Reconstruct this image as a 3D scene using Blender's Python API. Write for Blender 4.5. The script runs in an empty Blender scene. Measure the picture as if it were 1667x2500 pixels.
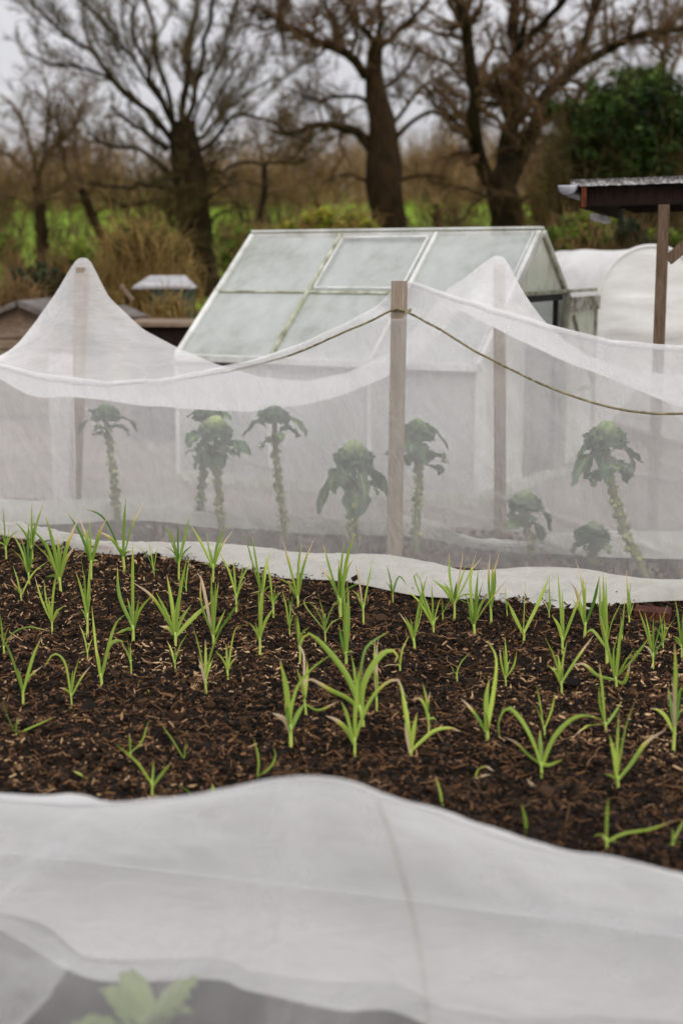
import bpy, math, random
import numpy as np
from mathutils import Vector
rng = np.random.default_rng(7)
random.seed(7)
sc = bpy.context.scene
C = sc.collection
R = math.radians

# ------------------------------------------------------------------ camera
CAM_H = 1.36
FPX = 3472.0                      # focal length in pixels of the 1667 x 2500 photograph (50 mm, 36 mm tall sensor)
PITCH = math.atan(600 / FPX)
K = 1667 / 1568
cam_d = bpy.data.cameras.new('camera'); cam = bpy.data.objects.new('camera', cam_d); C.objects.link(cam)
cam.location = (0, 0, CAM_H); cam.rotation_euler = (R(90) - PITCH, 0, 0)
cam_d.sensor_fit = 'VERTICAL'; cam_d.sensor_height = 36; cam_d.sensor_width = 24; cam_d.lens = 50
cam_d.clip_start = 0.05; cam_d.clip_end = 3000
cam_d.dof.use_dof = True; cam_d.dof.focus_distance = 5.4; cam_d.dof.aperture_fstop = 2.0
sc.camera = cam

def ray(u, v):                    # direction through a photograph pixel
    x = (u - 833.5) / FPX; y = (1250 - v) / FPX
    return np.array([x, math.cos(PITCH) + y * math.sin(PITCH), -math.sin(PITCH) + y * math.cos(PITCH)])
O = np.array([0, 0, CAM_H])
def on_z(u, v, z=0.0):
    d = ray(u, v); return O + d * ((z - CAM_H) / d[2])
def on_y(u, v, Y):
    d = ray(u, v); return O + d * (Y / d[1])
def on_pl(u, v, p, n):            # vertical plane through (x, y) p with normal n
    d = ray(u, v); t = (p[0] * n[0] + p[1] * n[1]) / (d[0] * n[0] + d[1] * n[1]); return O + d * t
def D(x, y): return x * K, y * K  # 1568-wide survey pixels

# ------------------------------------------------------------------ object helpers
def tag(o, label, cat, group=None):
    o['label'] = label; o['category'] = cat
    if group: o['group'] = group
    return o
def thing(name, label, cat, loc=(0, 0, 0), group=None):
    o = bpy.data.objects.new(name, None); C.objects.link(o); o.location = loc
    o.empty_display_size = .1
    return tag(o, label, cat, group)
def mesh_np(name, V, F, mat, parent=None, smooth=True, attr=None, uv=None):
    """V (n,3), F = array of equal sized polygons or a list of such arrays"""
    V = np.asarray(V, dtype=np.float32).reshape(-1, 3)
    if isinstance(F, list) and isinstance(F[0], (list, tuple)) and isinstance(F[0][0], (int, np.integer)):
        by = {}
        for f in F: by.setdefault(len(f), []).append(f)
        F = [np.array(q) for q in by.values()]
    Fs = F if isinstance(F, list) else [F]
    Fs = [np.asarray(f, dtype=np.int32) for f in Fs if len(f)]
    me = bpy.data.meshes.new(name)
    me.vertices.add(len(V))
    if parent is not None:
        V = V - np.array(world_loc(parent), dtype=np.float32)
    me.vertices.foreach_set('co', V.ravel())
    nl = sum(f.size for f in Fs); npoly = sum(len(f) for f in Fs)
    me.loops.add(nl); me.polygons.add(npoly)
    me.loops.foreach_set('vertex_index', np.concatenate([f.ravel() for f in Fs]))
    tot = np.concatenate([np.full(len(f), f.shape[1], dtype=np.int32) for f in Fs])
    st = np.concatenate([[0], np.cumsum(tot)[:-1]]).astype(np.int32)
    me.polygons.foreach_set('loop_start', st)
    me.polygons.foreach_set('loop_total', tot)
    me.polygons.foreach_set('use_smooth', np.full(npoly, smooth))
    for k, a in (attr or {}).items():
        at = me.attributes.new(k, 'FLOAT', 'POINT'); at.data.foreach_set('value', np.asarray(a, dtype=np.float32))
    me.update(); me.validate()
    me.materials.append(mat)
    o = bpy.data.objects.new(name, me); C.objects.link(o)
    if parent is not None: o.parent = parent
    return o
def world_loc(o):
    l = np.zeros(3)
    while o is not None:
        l = l + np.array(o.location); o = o.parent
    return l
def structure(o): o['kind'] = 'structure'; return o
def stuff(o, label, cat): o['kind'] = 'stuff'; return tag(o, label, cat)

class MB:                          # collects shapes into one mesh
    def __init__(s): s.V = []; s.F = {}; s.n = 0; s.A = []
    def add(s, V, F, a=None):
        V = np.asarray(V, float).reshape(-1, 3)
        for f in F: s.F.setdefault(len(f), []).append([i + s.n for i in f])
        s.V.append(V); s.n += len(V)
        s.A.append(np.full(len(V), 0.0 if a is None else a) if np.isscalar(a) or a is None else np.asarray(a))
    def addg(s, V, F, a=None):     # F as array
        F = np.asarray(F); s.F.setdefault(F.shape[1], []).extend((F + s.n).tolist())
        V = np.asarray(V, float).reshape(-1, 3); s.V.append(V); s.n += len(V)
        s.A.append(np.full(len(V), 0.0 if a is None else a) if np.isscalar(a) or a is None else np.asarray(a))
    def box(s, c, ax, ay, az, a=None, bev=0.0):   # centre and three half-axes, with chamfered long edges
        c, ax, ay, az = (np.asarray(q, float) for q in (c, ax, ay, az))
        if bev:
            la, lb = np.linalg.norm(ax), np.linalg.norm(ay)
            ka, kb = 1 - bev / la, 1 - bev / lb
            ring = [(-ka, -1), (ka, -1), (1, -kb), (1, kb), (ka, 1), (-ka, 1), (-1, kb), (-1, -kb)]
        else: ring = [(-1, -1), (1, -1), (1, 1), (-1, 1)]
        n = len(ring)
        V = [c + p * ax + q * ay - az for p, q in ring] + [c + p * ax + q * ay + az for p, q in ring]
        F = [[i, (i + 1) % n, n + (i + 1) % n, n + i] for i in range(n)] + [list(range(n))[::-1], list(range(n, 2 * n))]
        s.add(V, F, a)
    def bar(s, p, q, w, h, up=(0, 0, 1), bev=0.0, a=None):  # box from p to q, w sideways, h along up
        p, q, up = (np.asarray(t, float) for t in (p, q, up)); d = q - p; L = np.linalg.norm(d); d /= L
        sd = np.cross(d, up); sd /= np.linalg.norm(sd); u = np.cross(sd, d)
        s.box((p + q) / 2, sd * w / 2, u * h / 2, d * L / 2, a, bev)
    def build(s, name, mat, parent=None, smooth=False):
        return mesh_np(name, np.concatenate(s.V), [np.array(f) for f in s.F.values()], mat, parent, smooth, {'tone': np.concatenate(s.A)})

def resample(P, n):                # Catmull-Rom through the points, n samples evenly by length
    P = np.asarray(P, float)
    if len(P) == 2: return P[0] + (P[1] - P[0]) * np.linspace(0, 1, n)[:, None]
    Q = np.vstack([2 * P[0] - P[1], P, 2 * P[-1] - P[-2]]); out = []
    for i in range(1, len(Q) - 2):
        t = np.linspace(0, 1, 9)[:-1, None]; a, b, c, d = Q[i - 1], Q[i], Q[i + 1], Q[i + 2]
        out.append(.5 * (2 * b + (c - a) * t + (2 * a - 5 * b + 4 * c - d) * t ** 2 + (3 * b - a - 3 * c + d) * t ** 3))
    out = np.vstack(out + [Q[-2][None]])
    L = np.concatenate([[0], np.cumsum(np.linalg.norm(np.diff(out, axis=0), axis=1))])
    s = np.linspace(0, L[-1], n)
    return np.stack([np.interp(s, L, out[:, k]) for k in range(out.shape[1])], 1)

def tubes(P, Rr, S=5, cap=True):   # P (N,K,3) R (N,K) -> V, quads
    N, Kp, _ = P.shape
    T = np.gradient(P, axis=1); T /= np.linalg.norm(T, axis=2, keepdims=True) + 1e-9
    ref = np.zeros_like(T); ref[..., 0] = 1.0
    bad = np.abs(T[:, :, 0]).max(axis=1) > .8
    ref[bad] = (0, 1, 0)
    A = np.cross(T, ref); A /= np.linalg.norm(A, axis=2, keepdims=True) + 1e-9
    B = np.cross(T, A)
    th = np.arange(S) * 2 * math.pi / S
    V = P[:, :, None, :] + Rr[:, :, None, None] * (A[:, :, None, :] * np.cos(th)[None, None, :, None] + B[:, :, None, :] * np.sin(th)[None, None, :, None])
    i = np.arange(N)[:, None, None] * Kp * S; k = np.arange(Kp - 1)[None, :, None] * S; s = np.arange(S)[None, None, :]
    s2 = (s + 1) % S
    F = np.stack([i + k + s, i + k + s2, i + k + S + s2, i + k + S + s], -1).reshape(-1, 4)
    V = V.reshape(-1, 3)
    return V, F
def tube_obj(name, P, r, mat, parent=None, S=8, n=None, attr=None):
    P = np.asarray(P, float)
    if n: P = resample(P, n)
    r = np.interp(np.linspace(0, 1, len(P)), np.linspace(0, 1, len(np.atleast_1d(r))), np.atleast_1d(r))
    V, F = tubes(P[None], r[None], S)
    cap = [np.arange(S)[::-1][None], (np.arange(S) + (len(P) - 1) * S)[None]]
    a = {'t': np.repeat(np.linspace(0, 1, len(P)), S)}
    return mesh_np(name, V, [F] + cap, mat, parent, True, a)
def grid_faces(nu, nv):
    i = np.arange(nu - 1)[:, None] * nv; j = np.arange(nv - 1)[None, :]
    a = i + j
    return np.stack([a, a + 1, a + nv + 1, a + nv], -1).reshape(-1, 4)

# value noise
def _h(ix, iy, s):
    n = (ix * 374761393 + iy * 668265263 + s * 974634777) & 0x7fffffff
    n = ((n ^ (n >> 13)) * 1274126177) & 0x7fffffff
    return ((n ^ (n >> 16)) & 0xffff) / 65535.0
def vnoise(x, y, s=0):
    x = np.asarray(x, float); y = np.asarray(y, float)
    ix = np.floor(x).astype(np.int64); iy = np.floor(y).astype(np.int64); fx = x - ix; fy = y - iy
    fx = fx * fx * (3 - 2 * fx); fy = fy * fy * (3 - 2 * fy)
    return (_h(ix, iy, s) * (1 - fx) + _h(ix + 1, iy, s) * fx) * (1 - fy) + (_h(ix, iy + 1, s) * (1 - fx) + _h(ix + 1, iy + 1, s) * fx) * fy - .5
def fbm(x, y, o=4, s=0):
    return sum(vnoise(x * 2 ** k, y * 2 ** k, s + k) / 2 ** k for k in range(o))

# ------------------------------------------------------------------ materials
def lin(c):
    c = np.array(c) / 255.0
    return tuple(np.where(c <= .04045, c / 12.92, ((c + .055) / 1.055) ** 2.4)) + (1.0,)
class NT:
    def __init__(s, name):
        s.m = bpy.data.materials.new(name); s.m.use_nodes = True; s.t = s.m.node_tree; s.t.nodes.clear()
        s.out = s.n('ShaderNodeOutputMaterial')
    def n(s, ty, **kw):
        nd = s.t.nodes.new(ty)
        for k, v in kw.items():
            setattr(nd, k, v)
        return nd
    def l(s, a, b): s.t.links.new(a, b)
    def put(s, sock, v):
        if hasattr(v, 'is_linked') or isinstance(v, bpy.types.NodeSocket): s.l(v, sock)
        else: sock.default_value = v
    def noise(s, scale, detail=4, rough=.55, vec=None, dist=0):
        nd = s.n('ShaderNodeTexNoise'); nd.inputs['Scale'].default_value = scale; nd.inputs['Detail'].default_value = detail
        nd.inputs['Roughness'].default_value = rough; nd.inputs['Distortion'].default_value = dist
        if vec is not None: s.l(vec, nd.inputs['Vector'])
        return nd.outputs['Fac']
    def pos(s, scale=(1, 1, 1), rot=(0, 0, 0), kind='Object'):
        tc = s.n('ShaderNodeTexCoord'); mp = s.n('ShaderNodeMapping'); mp.inputs['Scale'].default_value = scale; mp.inputs['Rotation'].default_value = rot
        s.l(tc.outputs[kind], mp.inputs['Vector']); return mp.outputs['Vector']
    def wpos(s, scale=(1, 1, 1), rot=(0, 0, 0)):
        g = s.n('ShaderNodeNewGeometry'); mp = s.n('ShaderNodeMapping'); mp.inputs['Scale'].default_value = scale; mp.inputs['Rotation'].default_value = rot
        s.l(g.outputs['Position'], mp.inputs['Vector']); return mp.outputs['Vector']
    def attr(s, name):
        nd = s.n('ShaderNodeAttribute'); nd.attribute_name = name; return nd.outputs['Fac']
    def ramp(s, fac, stops, interp='LINEAR'):
        nd = s.n('ShaderNodeValToRGB'); cr = nd.color_ramp; cr.interpolation = interp
        while len(cr.elements) > 1: cr.elements.remove(cr.elements[-1])
        cr.elements[0].position = stops[0][0]; cr.elements[0].color = stops[0][1]
        for p, c in stops[1:]:
            e = cr.elements.new(p); e.color = c
        s.l(fac, nd.inputs['Fac']); return nd.outputs['Color']
    def math(s, op, a, b=0.0, clamp=False):
        nd = s.n('ShaderNodeMath'); nd.operation = op; nd.use_clamp = clamp
        s.put(nd.inputs[0], a); s.put(nd.inputs[1], b); return nd.outputs[0]
    def mix(s, fac, a, b, blend='MIX'):
        nd = s.n('ShaderNodeMix'); nd.data_type = 'RGBA'; nd.blend_type = blend
        s.put(nd.inputs[0], fac); s.put(nd.inputs[6], a); s.put(nd.inputs[7], b); return nd.outputs[2]
    def bump(s, h, strength=.5, dist=.01, normal=None):
        nd = s.n('ShaderNodeBump'); nd.inputs['Strength'].default_value = strength; nd.inputs['Distance'].default_value = dist
        s.l(h, nd.inputs['Height'])
        if normal is not None: s.l(normal, nd.inputs['Normal'])
        return nd.outputs['Normal']
    def bsdf(s, col, rough=.8, normal=None, spec=.3, trans=None, metal=0):
        nd = s.n('ShaderNodeBsdfPrincipled'); s.put(nd.inputs['Base Color'], col); s.put(nd.inputs['Roughness'], rough)
        nd.inputs['Specular IOR Level'].default_value = spec; nd.inputs['Metallic'].default_value = metal
        if normal is not None: s.l(normal, nd.inputs['Normal'])
        return nd.outputs[0]
    def mixs(s, fac, a, b):
        nd = s.n('ShaderNodeMixShader'); s.put(nd.inputs[0], fac); s.l(a, nd.inputs[1]); s.l(b, nd.inputs[2]); return nd.outputs[0]
    def end(s, sh): s.l(sh, s.out.inputs['Surface']); return s.m

def net_material(name, a, tint=(.90, .89, .88, 1), streak=.10, sscale=(1, 1, .35), rot=(0, 0, 0), fold=.06):
    """fine woven netting: the threads cover a share a of the sheet seen square on and, having thickness, more of it seen at a slant"""
    t = NT(name)
    g = t.n('ShaderNodeNewGeometry')
    dt = t.n('ShaderNodeVectorMath'); dt.operation = 'DOT_PRODUCT'; t.l(g.outputs['Incoming'], dt.inputs[0]); t.l(g.outputs['Normal'], dt.inputs[1])
    c = t.math('MAXIMUM', t.math('ABSOLUTE', dt.outputs['Value']), .16)
    n1 = t.noise(5, 5, .6, t.wpos(sscale, rot), 1.2)
    n2 = t.noise(30, 5, .65, t.wpos(sscale, rot), .8)
    n3 = t.noise(2.4, 2, .45, t.wpos((1, 1, 1.3), (0, R(35), 0)), 1.2)
    crease = t.math('POWER', t.math('SUBTRACT', 1.0, t.math('MULTIPLY', t.math('ABSOLUTE', t.math('SUBTRACT', n3, .5)), 11.0), True), 2.0)
    a0 = t.math('ADD', a, t.math('ADD', t.math('MULTIPLY', t.math('SUBTRACT', n1, .5), streak * 2), t.math('ADD', t.math('MULTIPLY', crease, fold * .45), t.math('MULTIPLY', t.math('SUBTRACT', n2, .5), fold * 1.6))), True)
    open_ = t.math('POWER', t.math('SUBTRACT', 1.0, a0), t.math('DIVIDE', 1.0, c))
    al = t.math('SUBTRACT', 1.0, open_, True)
    nb = t.bump(n2, .5, .012, t.bump(n1, .6, .05))
    df = t.n('ShaderNodeBsdfDiffuse'); df.inputs['Color'].default_value = tint; t.l(nb, df.inputs['Normal'])
    tl = t.n('ShaderNodeBsdfTranslucent'); tl.inputs['Color'].default_value = tint; t.l(nb, tl.inputs['Normal'])
    tr = t.n('ShaderNodeBsdfTransparent')
    return t.end(t.mixs(al, tr.outputs[0], t.mixs(.42, df.outputs[0], tl.outputs[0])))

def simple(name, stops, scale=8, rough=.85, spec=.2, stretch=(1, 1, 1), bump=.3, bdist=.01, detail=6, metal=0, attr=None, kind='Object'):
    t = NT(name); v = t.pos(stretch, kind=kind); f = t.noise(scale, detail, .6, v)
    if attr: f = t.math('ADD', t.math('MULTIPLY', t.attr(attr), .8), t.math('MULTIPLY', f, .2))
    return t.end(t.bsdf(t.ramp(f, stops), rough, t.bump(f, bump, bdist), spec, metal=metal))

M = {}
M['net'] = net_material('crop_net', .40, streak=.08, fold=.05)
M['net_side'] = net_material('crop_net_side', .28, streak=.06, fold=.05, sscale=(1, 1, .45), rot=(0, R(12), 0))
M['net_roof'] = net_material('crop_net_roof', .33, streak=.08, sscale=(.3, 1.4, 1.6), rot=(0, 0, R(20)), fold=.10)
M['net_fold'] = net_material('crop_net_folded', .46, tint=(.64, .625, .57, 1), streak=.24, sscale=(1, 1, 1))
M['net_hem'] = net_material('crop_net_hem', .50, tint=(.88, .87, .86, 1), streak=.08, sscale=(1, 1, .3))
M['net_low'] = net_material('low_net', .19, tint=(.76, .75, .73, 1), streak=.16, sscale=(.45, .45, .45), fold=.03)
M['net_low_back'] = net_material('low_net_doubled', .52, tint=(.72, .71, .695, 1), streak=.10, sscale=(.6, 1, 1), fold=.04)

def wood(name, dark, mid, pale, scale=14, st=(6, 6, .5)):
    t = NT(name); v = t.pos(st); f = t.noise(scale, 8, .65, v, 1.5); f2 = t.noise(3, 3, .5, t.pos())
    ff = t.math('ADD', t.math('MULTIPLY', f, .7), t.math('MULTIPLY', f2, .3))
    col = t.ramp(ff, [(.30, lin(dark)), (.48, lin(mid)), (.68, lin(pale))])
    return t.end(t.bsdf(col, .9, t.bump(f, .6, .006), .15))
M['post'] = wood('weathered_post_wood', (92, 80, 68), (142, 128, 112), (166, 153, 138))
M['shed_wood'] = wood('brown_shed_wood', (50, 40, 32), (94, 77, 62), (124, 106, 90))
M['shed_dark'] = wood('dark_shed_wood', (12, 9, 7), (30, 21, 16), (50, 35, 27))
M['board'] = wood('pale_boards', (72, 58, 46), (112, 95, 80), (150, 134, 116), st=(.6, 5, 5))
M['roof_felt'] = simple('speckled_roof_sheet', [(.35, lin((82, 80, 78))), (.5, lin((120, 118, 116))), (.66, lin((178, 176, 174)))], 60, .9, bump=.4, bdist=.004)
M['felt_dark'] = simple('grey_roof_felt', [(.3, lin((60, 55, 52))), (.7, lin((120, 112, 106)))], 9, .9)
M['black_gutter'] = simple('black_gutter_plastic', [(.3, lin((18, 18, 19))), (.7, lin((36, 36, 38)))], 20, .45, .4, bump=.05)
M['grey_gutter'] = simple('grey_gutter_inside', [(.3, lin((150, 150, 156))), (.7, lin((190, 190, 196)))], 20, .5, .4, bump=.05)
M['rust'] = simple('rusty_fascia_end', [(.35, lin((50, 28, 18))), (.7, lin((104, 54, 32)))], 30, .9)
M['brick'] = simple('red_brick', [(.25, lin((40, 18, 12))), (.5, lin((104, 44, 26))), (.75, lin((132, 66, 42)))], 22, .95, bump=.8, bdist=.006)
M['brick_dark'] = simple('dark_red_brick', [(.25, lin((34, 18, 13))), (.5, lin((66, 34, 24))), (.75, lin((96, 54, 38)))], 22, .9, bump=.8, bdist=.006)  # red-brown, darker than the other brick
M['bin_green'] = simple('dark_green_plastic', [(.3, lin((14, 30, 22))), (.7, lin((30, 52, 38)))], 6, .5, .4, bump=.05)
M['lid'] = simple('pale_lid', [(.3, lin((128, 126, 126))), (.7, lin((168, 166, 166)))], 6, .6, .3, bump=.05)
M['cord'] = simple('mossy_cord', [(.3, lin((84, 76, 56))), (.55, lin((128, 118, 90))), (.8, lin((170, 160, 132)))], 40, .95, bump=.5, bdist=.003)
M['alu'] = simple('weathered_aluminium', [(.25, lin((140, 142, 126))), (.42, lin((182, 183, 176))), (.6, lin((206, 206, 202)))], 5, .55, .35, bump=.1, bdist=.003)
M['alu_green'] = simple('algae_stained_bar', [(.3, lin((108, 110, 84))), (.5, lin((156, 158, 136))), (.7, lin((196, 197, 186)))], 12, .7, .3, bump=.2, bdist=.003)
M['gap'] = simple('dark_strip', [(.3, lin((30, 30, 28))), (.7, lin((56, 56, 50)))], 12, .7, .2)  # near-black colour for the eave gutter, door track and far jamb

def glass(name, cover, tint, thru=.45):
    t = NT(name)
    f = t.noise(2.2, 5, .6, t.pos()); f2 = t.noise(9, 4, .6, t.pos((1, 1, .3)))
    ff = t.math('ADD', t.math('MULTIPLY', f, .6), t.math('MULTIPLY', f2, .4))
    col = t.ramp(ff, [(.3, lin((168, 172, 160))), (.5, lin(tint)), (.7, lin((222, 224, 222)))])
    df = t.n('ShaderNodeBsdfDiffuse'); t.l(col, df.inputs['Color'])
    tl = t.n('ShaderNodeBsdfTranslucent'); t.l(col, tl.inputs['Color'])
    tr = t.n('ShaderNodeBsdfTransparent'); tr.inputs['Color'].default_value = (.93, .95, .93, 1)
    gl = t.n('ShaderNodeBsdfGlossy'); gl.inputs['Roughness'].default_value = .12; gl.inputs['Color'].default_value = (.9, .9, .9, 1)
    g = t.n('ShaderNodeNewGeometry'); dt = t.n('ShaderNodeVectorMath'); dt.operation = 'DOT_PRODUCT'; t.l(g.outputs['Incoming'], dt.inputs[0]); t.l(g.outputs['Normal'], dt.inputs[1])
    fr = t.math('ADD', .04, t.math('MULTIPLY', t.math('POWER', t.math('SUBTRACT', 1.0, t.math('ABSOLUTE', dt.outputs['Value'])), 5.0), .96))
    body = t.mixs(t.math('ADD', cover - .04, t.math('MULTIPLY', ff, .08), True), tr.outputs[0], t.mixs(thru, df.outputs[0], tl.outputs[0]))
    return t.end(t.mixs(fr, body, gl.outputs[0]))
M['glass'] = glass('dusty_glass', .74, (204, 207, 202))
M['glass_clear'] = glass('whitened_gable_glass', .84, (242, 243, 237), .12)  # light of the bright interior is painted into this near-white glass colour
def plastic():
    t = NT('white_tunnel_plastic'); f = t.noise(3, 5, .6, t.pos((.5, 1, 2.5)), 1)
    col = t.ramp(f, [(.3, lin((222, 220, 215))), (.6, lin((238, 237, 234)))])
    df = t.n('ShaderNodeBsdfDiffuse'); t.l(col, df.inputs['Color']); tl = t.n('ShaderNodeBsdfTranslucent'); t.l(col, tl.inputs['Color'])
    gl = t.bsdf(col, .35, t.bump(f, .4, .03), .5)
    return t.end(t.mixs(.35, gl, tl.outputs[0]))
M['plastic'] = plastic()

def bark(name, dark, mid, moss, mfac=.25):
    t = NT(name); v = t.wpos((1, 1, .35)); f = t.noise(7, 6, .65, v); f2 = t.noise(1.1, 3, .5, t.wpos())
    col = t.ramp(f, [(.3, lin(dark)), (.7, lin(mid))])
    col = t.mix(t.math('MULTIPLY', t.math('SUBTRACT', f2, .45, True), mfac * 8, True), col, lin(moss))
    return t.end(t.bsdf(col, .95, t.bump(f, .8, .04), .1))
M['bark_a'] = bark('dark_mossy_bark', (18, 13, 7), (48, 37, 22), (46, 41, 18), .2)
M['bark_b'] = bark('brown_oak_bark', (26, 19, 12), (64, 47, 30), (50, 42, 22), .12)
M['twig_a'] = simple('olive_twigs', [(.3, lin((52, 42, 22))), (.7, lin((92, 76, 44)))], 3, .95, kind='Object')
M['twig_b'] = simple('brown_twigs', [(.3, lin((64, 48, 31))), (.7, lin((110, 85, 57)))], 3, .95)
M['twig_c'] = simple('brown_hedge_twigs', [(.3, lin((92, 72, 44))), (.7, lin((146, 118, 78)))], .5, .95)
M['twig_d'] = simple('straw_brown_twigs', [(.3, lin((102, 82, 44))), (.7, lin((156, 130, 78)))], 2, .95)

def leafmat(name, stops, rough=.5, trans=.3, attr='tone'):
    t = NT(name); col = t.ramp(t.attr(attr), stops)
    b = t.bsdf(col, rough, None, .2); tl = t.n('ShaderNodeBsdfTranslucent'); t.l(col, tl.inputs['Color'])
    return t.end(t.mixs(trans, b, tl.outputs[0]))
M['evergreen'] = leafmat('ivy_leaves', [(0, lin((20, 32, 10))), (.55, lin((42, 62, 20))), (1, lin((84, 104, 42)))], .75, .2)
M['brown_leaf'] = leafmat('dead_bramble_leaves', [(0, lin((58, 48, 26))), (.6, lin((92, 84, 40))), (1, lin((120, 110, 50)))], .7, .2)
M['hedge_leaf'] = leafmat('hedge_leaves', [(0, lin((50, 66, 22))), (.6, lin((98, 118, 40))), (1, lin((140, 152, 56)))], .6, .3)
M['yellow_leaf'] = leafmat('yellow_green_leaves', [(0, lin((76, 90, 24))), (.6, lin((138, 142, 44))), (1, lin((182, 172, 62)))], .6, .3)
M['dark_leaf'] = leafmat('dark_shrub_leaves', [(0, lin((26, 36, 26))), (1, lin((62, 78, 52)))], .6, .2)

def garlic_mat():
    t = NT('garlic_leaf'); tt = t.attr('t'); tip = t.attr('tip'); tone = t.attr('tone')
    green = t.mix(tone, lin((66, 114, 20)), lin((188, 206, 84)))
    grain = t.noise(60, 3, .6, t.pos((1, 1, .1)))
    green = t.mix(t.math('MULTIPLY', grain, .35), green, lin((150, 178, 104)))
    base = t.math('SUBTRACT', 1.0, t.math('MULTIPLY', tt, 7.0), True)
    c = t.mix(t.math('MULTIPLY', base, .7), green, lin((178, 192, 96)))
    # dried tips and dried leaves
    dry = t.math('MULTIPLY', t.math('SUBTRACT', t.math('ADD', tt, tip), 1.0, True), 4.0, True)
    c = t.mix(dry, c, lin((206, 192, 78)))
    dry2 = t.math('MULTIPLY', t.math('SUBTRACT', t.math('ADD', tt, tip), 1.12, True), 6.0, True)
    c = t.mix(dry2, c, lin((206, 182, 150)))
    b = t.bsdf(c, .45, t.bump(grain, .15, .002), .4); tl = t.n('ShaderNodeBsdfTranslucent'); t.l(c, tl.inputs['Color'])
    return t.end(t.mixs(.33, b, tl.outputs[0]))
M['garlic'] = garlic_mat()
def stem_mat():
    t = NT('garlic_stem'); c = t.ramp(t.attr('t'), [(0, lin((150, 128, 60))), (.25, lin((186, 192, 96))), (1, lin((150, 184, 80)))])
    return t.end(t.bsdf(c, .5, None, .4))
M['gstem'] = stem_mat()
M['sprout_leaf'] = leafmat('sprout_leaf', [(0, lin((46, 68, 44))), (.55, lin((82, 110, 72))), (1, lin((186, 204, 126)))], .55, .2)
M['sprout_stalk'] = leafmat('sprout_stalk', [(0, lin((84, 84, 50))), (.5, lin((130, 134, 78))), (1, lin((178, 182, 118)))], .6, .1)
M['young_leaf'] = leafmat('young_cabbage_leaf', [(0, lin((70, 88, 44))), (1, lin((132, 146, 86)))], .5, .3)

def soil_mat():
    t = NT('dark_mulch_soil'); w = t.wpos()
    f = t.noise(90, 6, .7, w); f2 = t.noise(6, 4, .6, w); f3 = t.noise(260, 3, .6, w)
    col = t.ramp(t.math('ADD', t.math('MULTIPLY', f, .75), t.math('MULTIPLY', f2, .25)), [(.36, lin((10, 7, 4))), (.52, lin((29, 20, 12))), (.66, lin((66, 47, 30)))])
    return t.end(t.bsdf(col, .95, t.bump(f3, .7, .004, t.bump(f, .9, .012)), .15))
M['soil'] = soil_mat()
M['chips'] = leafmat('mulch_chips', [(0, lin((12, 8, 5))), (.3, lin((40, 27, 16))), (.6, lin((84, 58, 36))), (.88, lin((126, 92, 62))), (1, lin((184, 152, 114)))], .85, .0)
M['clods'] = leafmat('soil_crumbs', [(0, lin((9, 6, 4))), (.6, lin((30, 20, 12))), (1, lin((66, 47, 30)))], .95, .0)
def ground_mat():
    t = NT('allotment_ground'); w = t.wpos()
    sep = t.n('ShaderNodeSeparateXYZ'); g = t.n('ShaderNodeNewGeometry'); t.l(g.outputs['Position'], sep.inputs[0])
    y = t.math('ADD', sep.outputs['Y'], t.math('MULTIPLY', t.math('SUBTRACT', t.noise(.35, 4, .6, w), .5), 9.0))
    f = t.noise(22, 6, .65, w); f2 = t.noise(1.6, 5, .6, w)
    soil = t.ramp(t.math('ADD', t.math('MULTIPLY', f, .6), t.math('MULTIPLY', f2, .4)), [(.36, lin((78, 68, 59))), (.55, lin((124, 110, 97))), (.68, lin((160, 146, 130)))])
    g1 = t.noise(.5, 5, .65, w); g2 = t.noise(5, 4, .6, w)
    grass = t.ramp(t.math('ADD', t.math('MULTIPLY', g1, .65), t.math('MULTIPLY', g2, .35)), [(.34, lin((62, 66, 24))), (.5, lin((98, 122, 32))), (.66, lin((132, 158, 50)))])
    k = t.math('MULTIPLY', t.math('SUBTRACT', y, 15.0), .15, True)
    return t.end(t.bsdf(t.mix(k, soil, grass), .95, t.bump(f, .7, .02), .1))
M['ground'] = ground_mat()

# ------------------------------------------------------------------ world and sun
w = bpy.data.worlds.new('World'); sc.world = w; w.use_nodes = True; nt = w.node_tree; nt.nodes.clear()
def wn(t): return nt.nodes.new(t)
ZEN = 2.5
sky = wn('ShaderNodeTexSky'); sky.sky_type = 'NISHITA'; sky.sun_disc = False
SUN_EL, SUN_ROT = R(36), R(155)
sky.sun_elevation = SUN_EL; sky.sun_rotation = SUN_ROT
hs = wn('ShaderNodeHueSaturation'); hs.inputs['Saturation'].default_value = .25; nt.links.new(sky.outputs[0], hs.inputs['Color'])
tc = wn('ShaderNodeTexCoord'); mp = wn('ShaderNodeMapping'); mp.inputs['Scale'].default_value = (1, 1, 3.2); nt.links.new(tc.outputs['Generated'], mp.inputs[0])
nz = wn('ShaderNodeTexNoise'); nz.inputs['Scale'].default_value = 2.6; nz.inputs['Detail'].default_value = 5; nt.links.new(mp.outputs[0], nz.inputs['Vector'])
rp = wn('ShaderNodeValToRGB'); rp.color_ramp.elements[0].position = .34; rp.color_ramp.elements[1].position = .68
rp.color_ramp.elements[0].color = (4.1, 4.05, 4.3, 1); rp.color_ramp.elements[1].color = (5.0, 4.95, 5.15, 1)
nt.links.new(nz.outputs['Fac'], rp.inputs[0])
mx = wn('ShaderNodeMix'); mx.data_type = 'RGBA'; mx.inputs[0].default_value = .9
nt.links.new(hs.outputs[0], mx.inputs[6]); nt.links.new(rp.outputs[0], mx.inputs[7])
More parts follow.
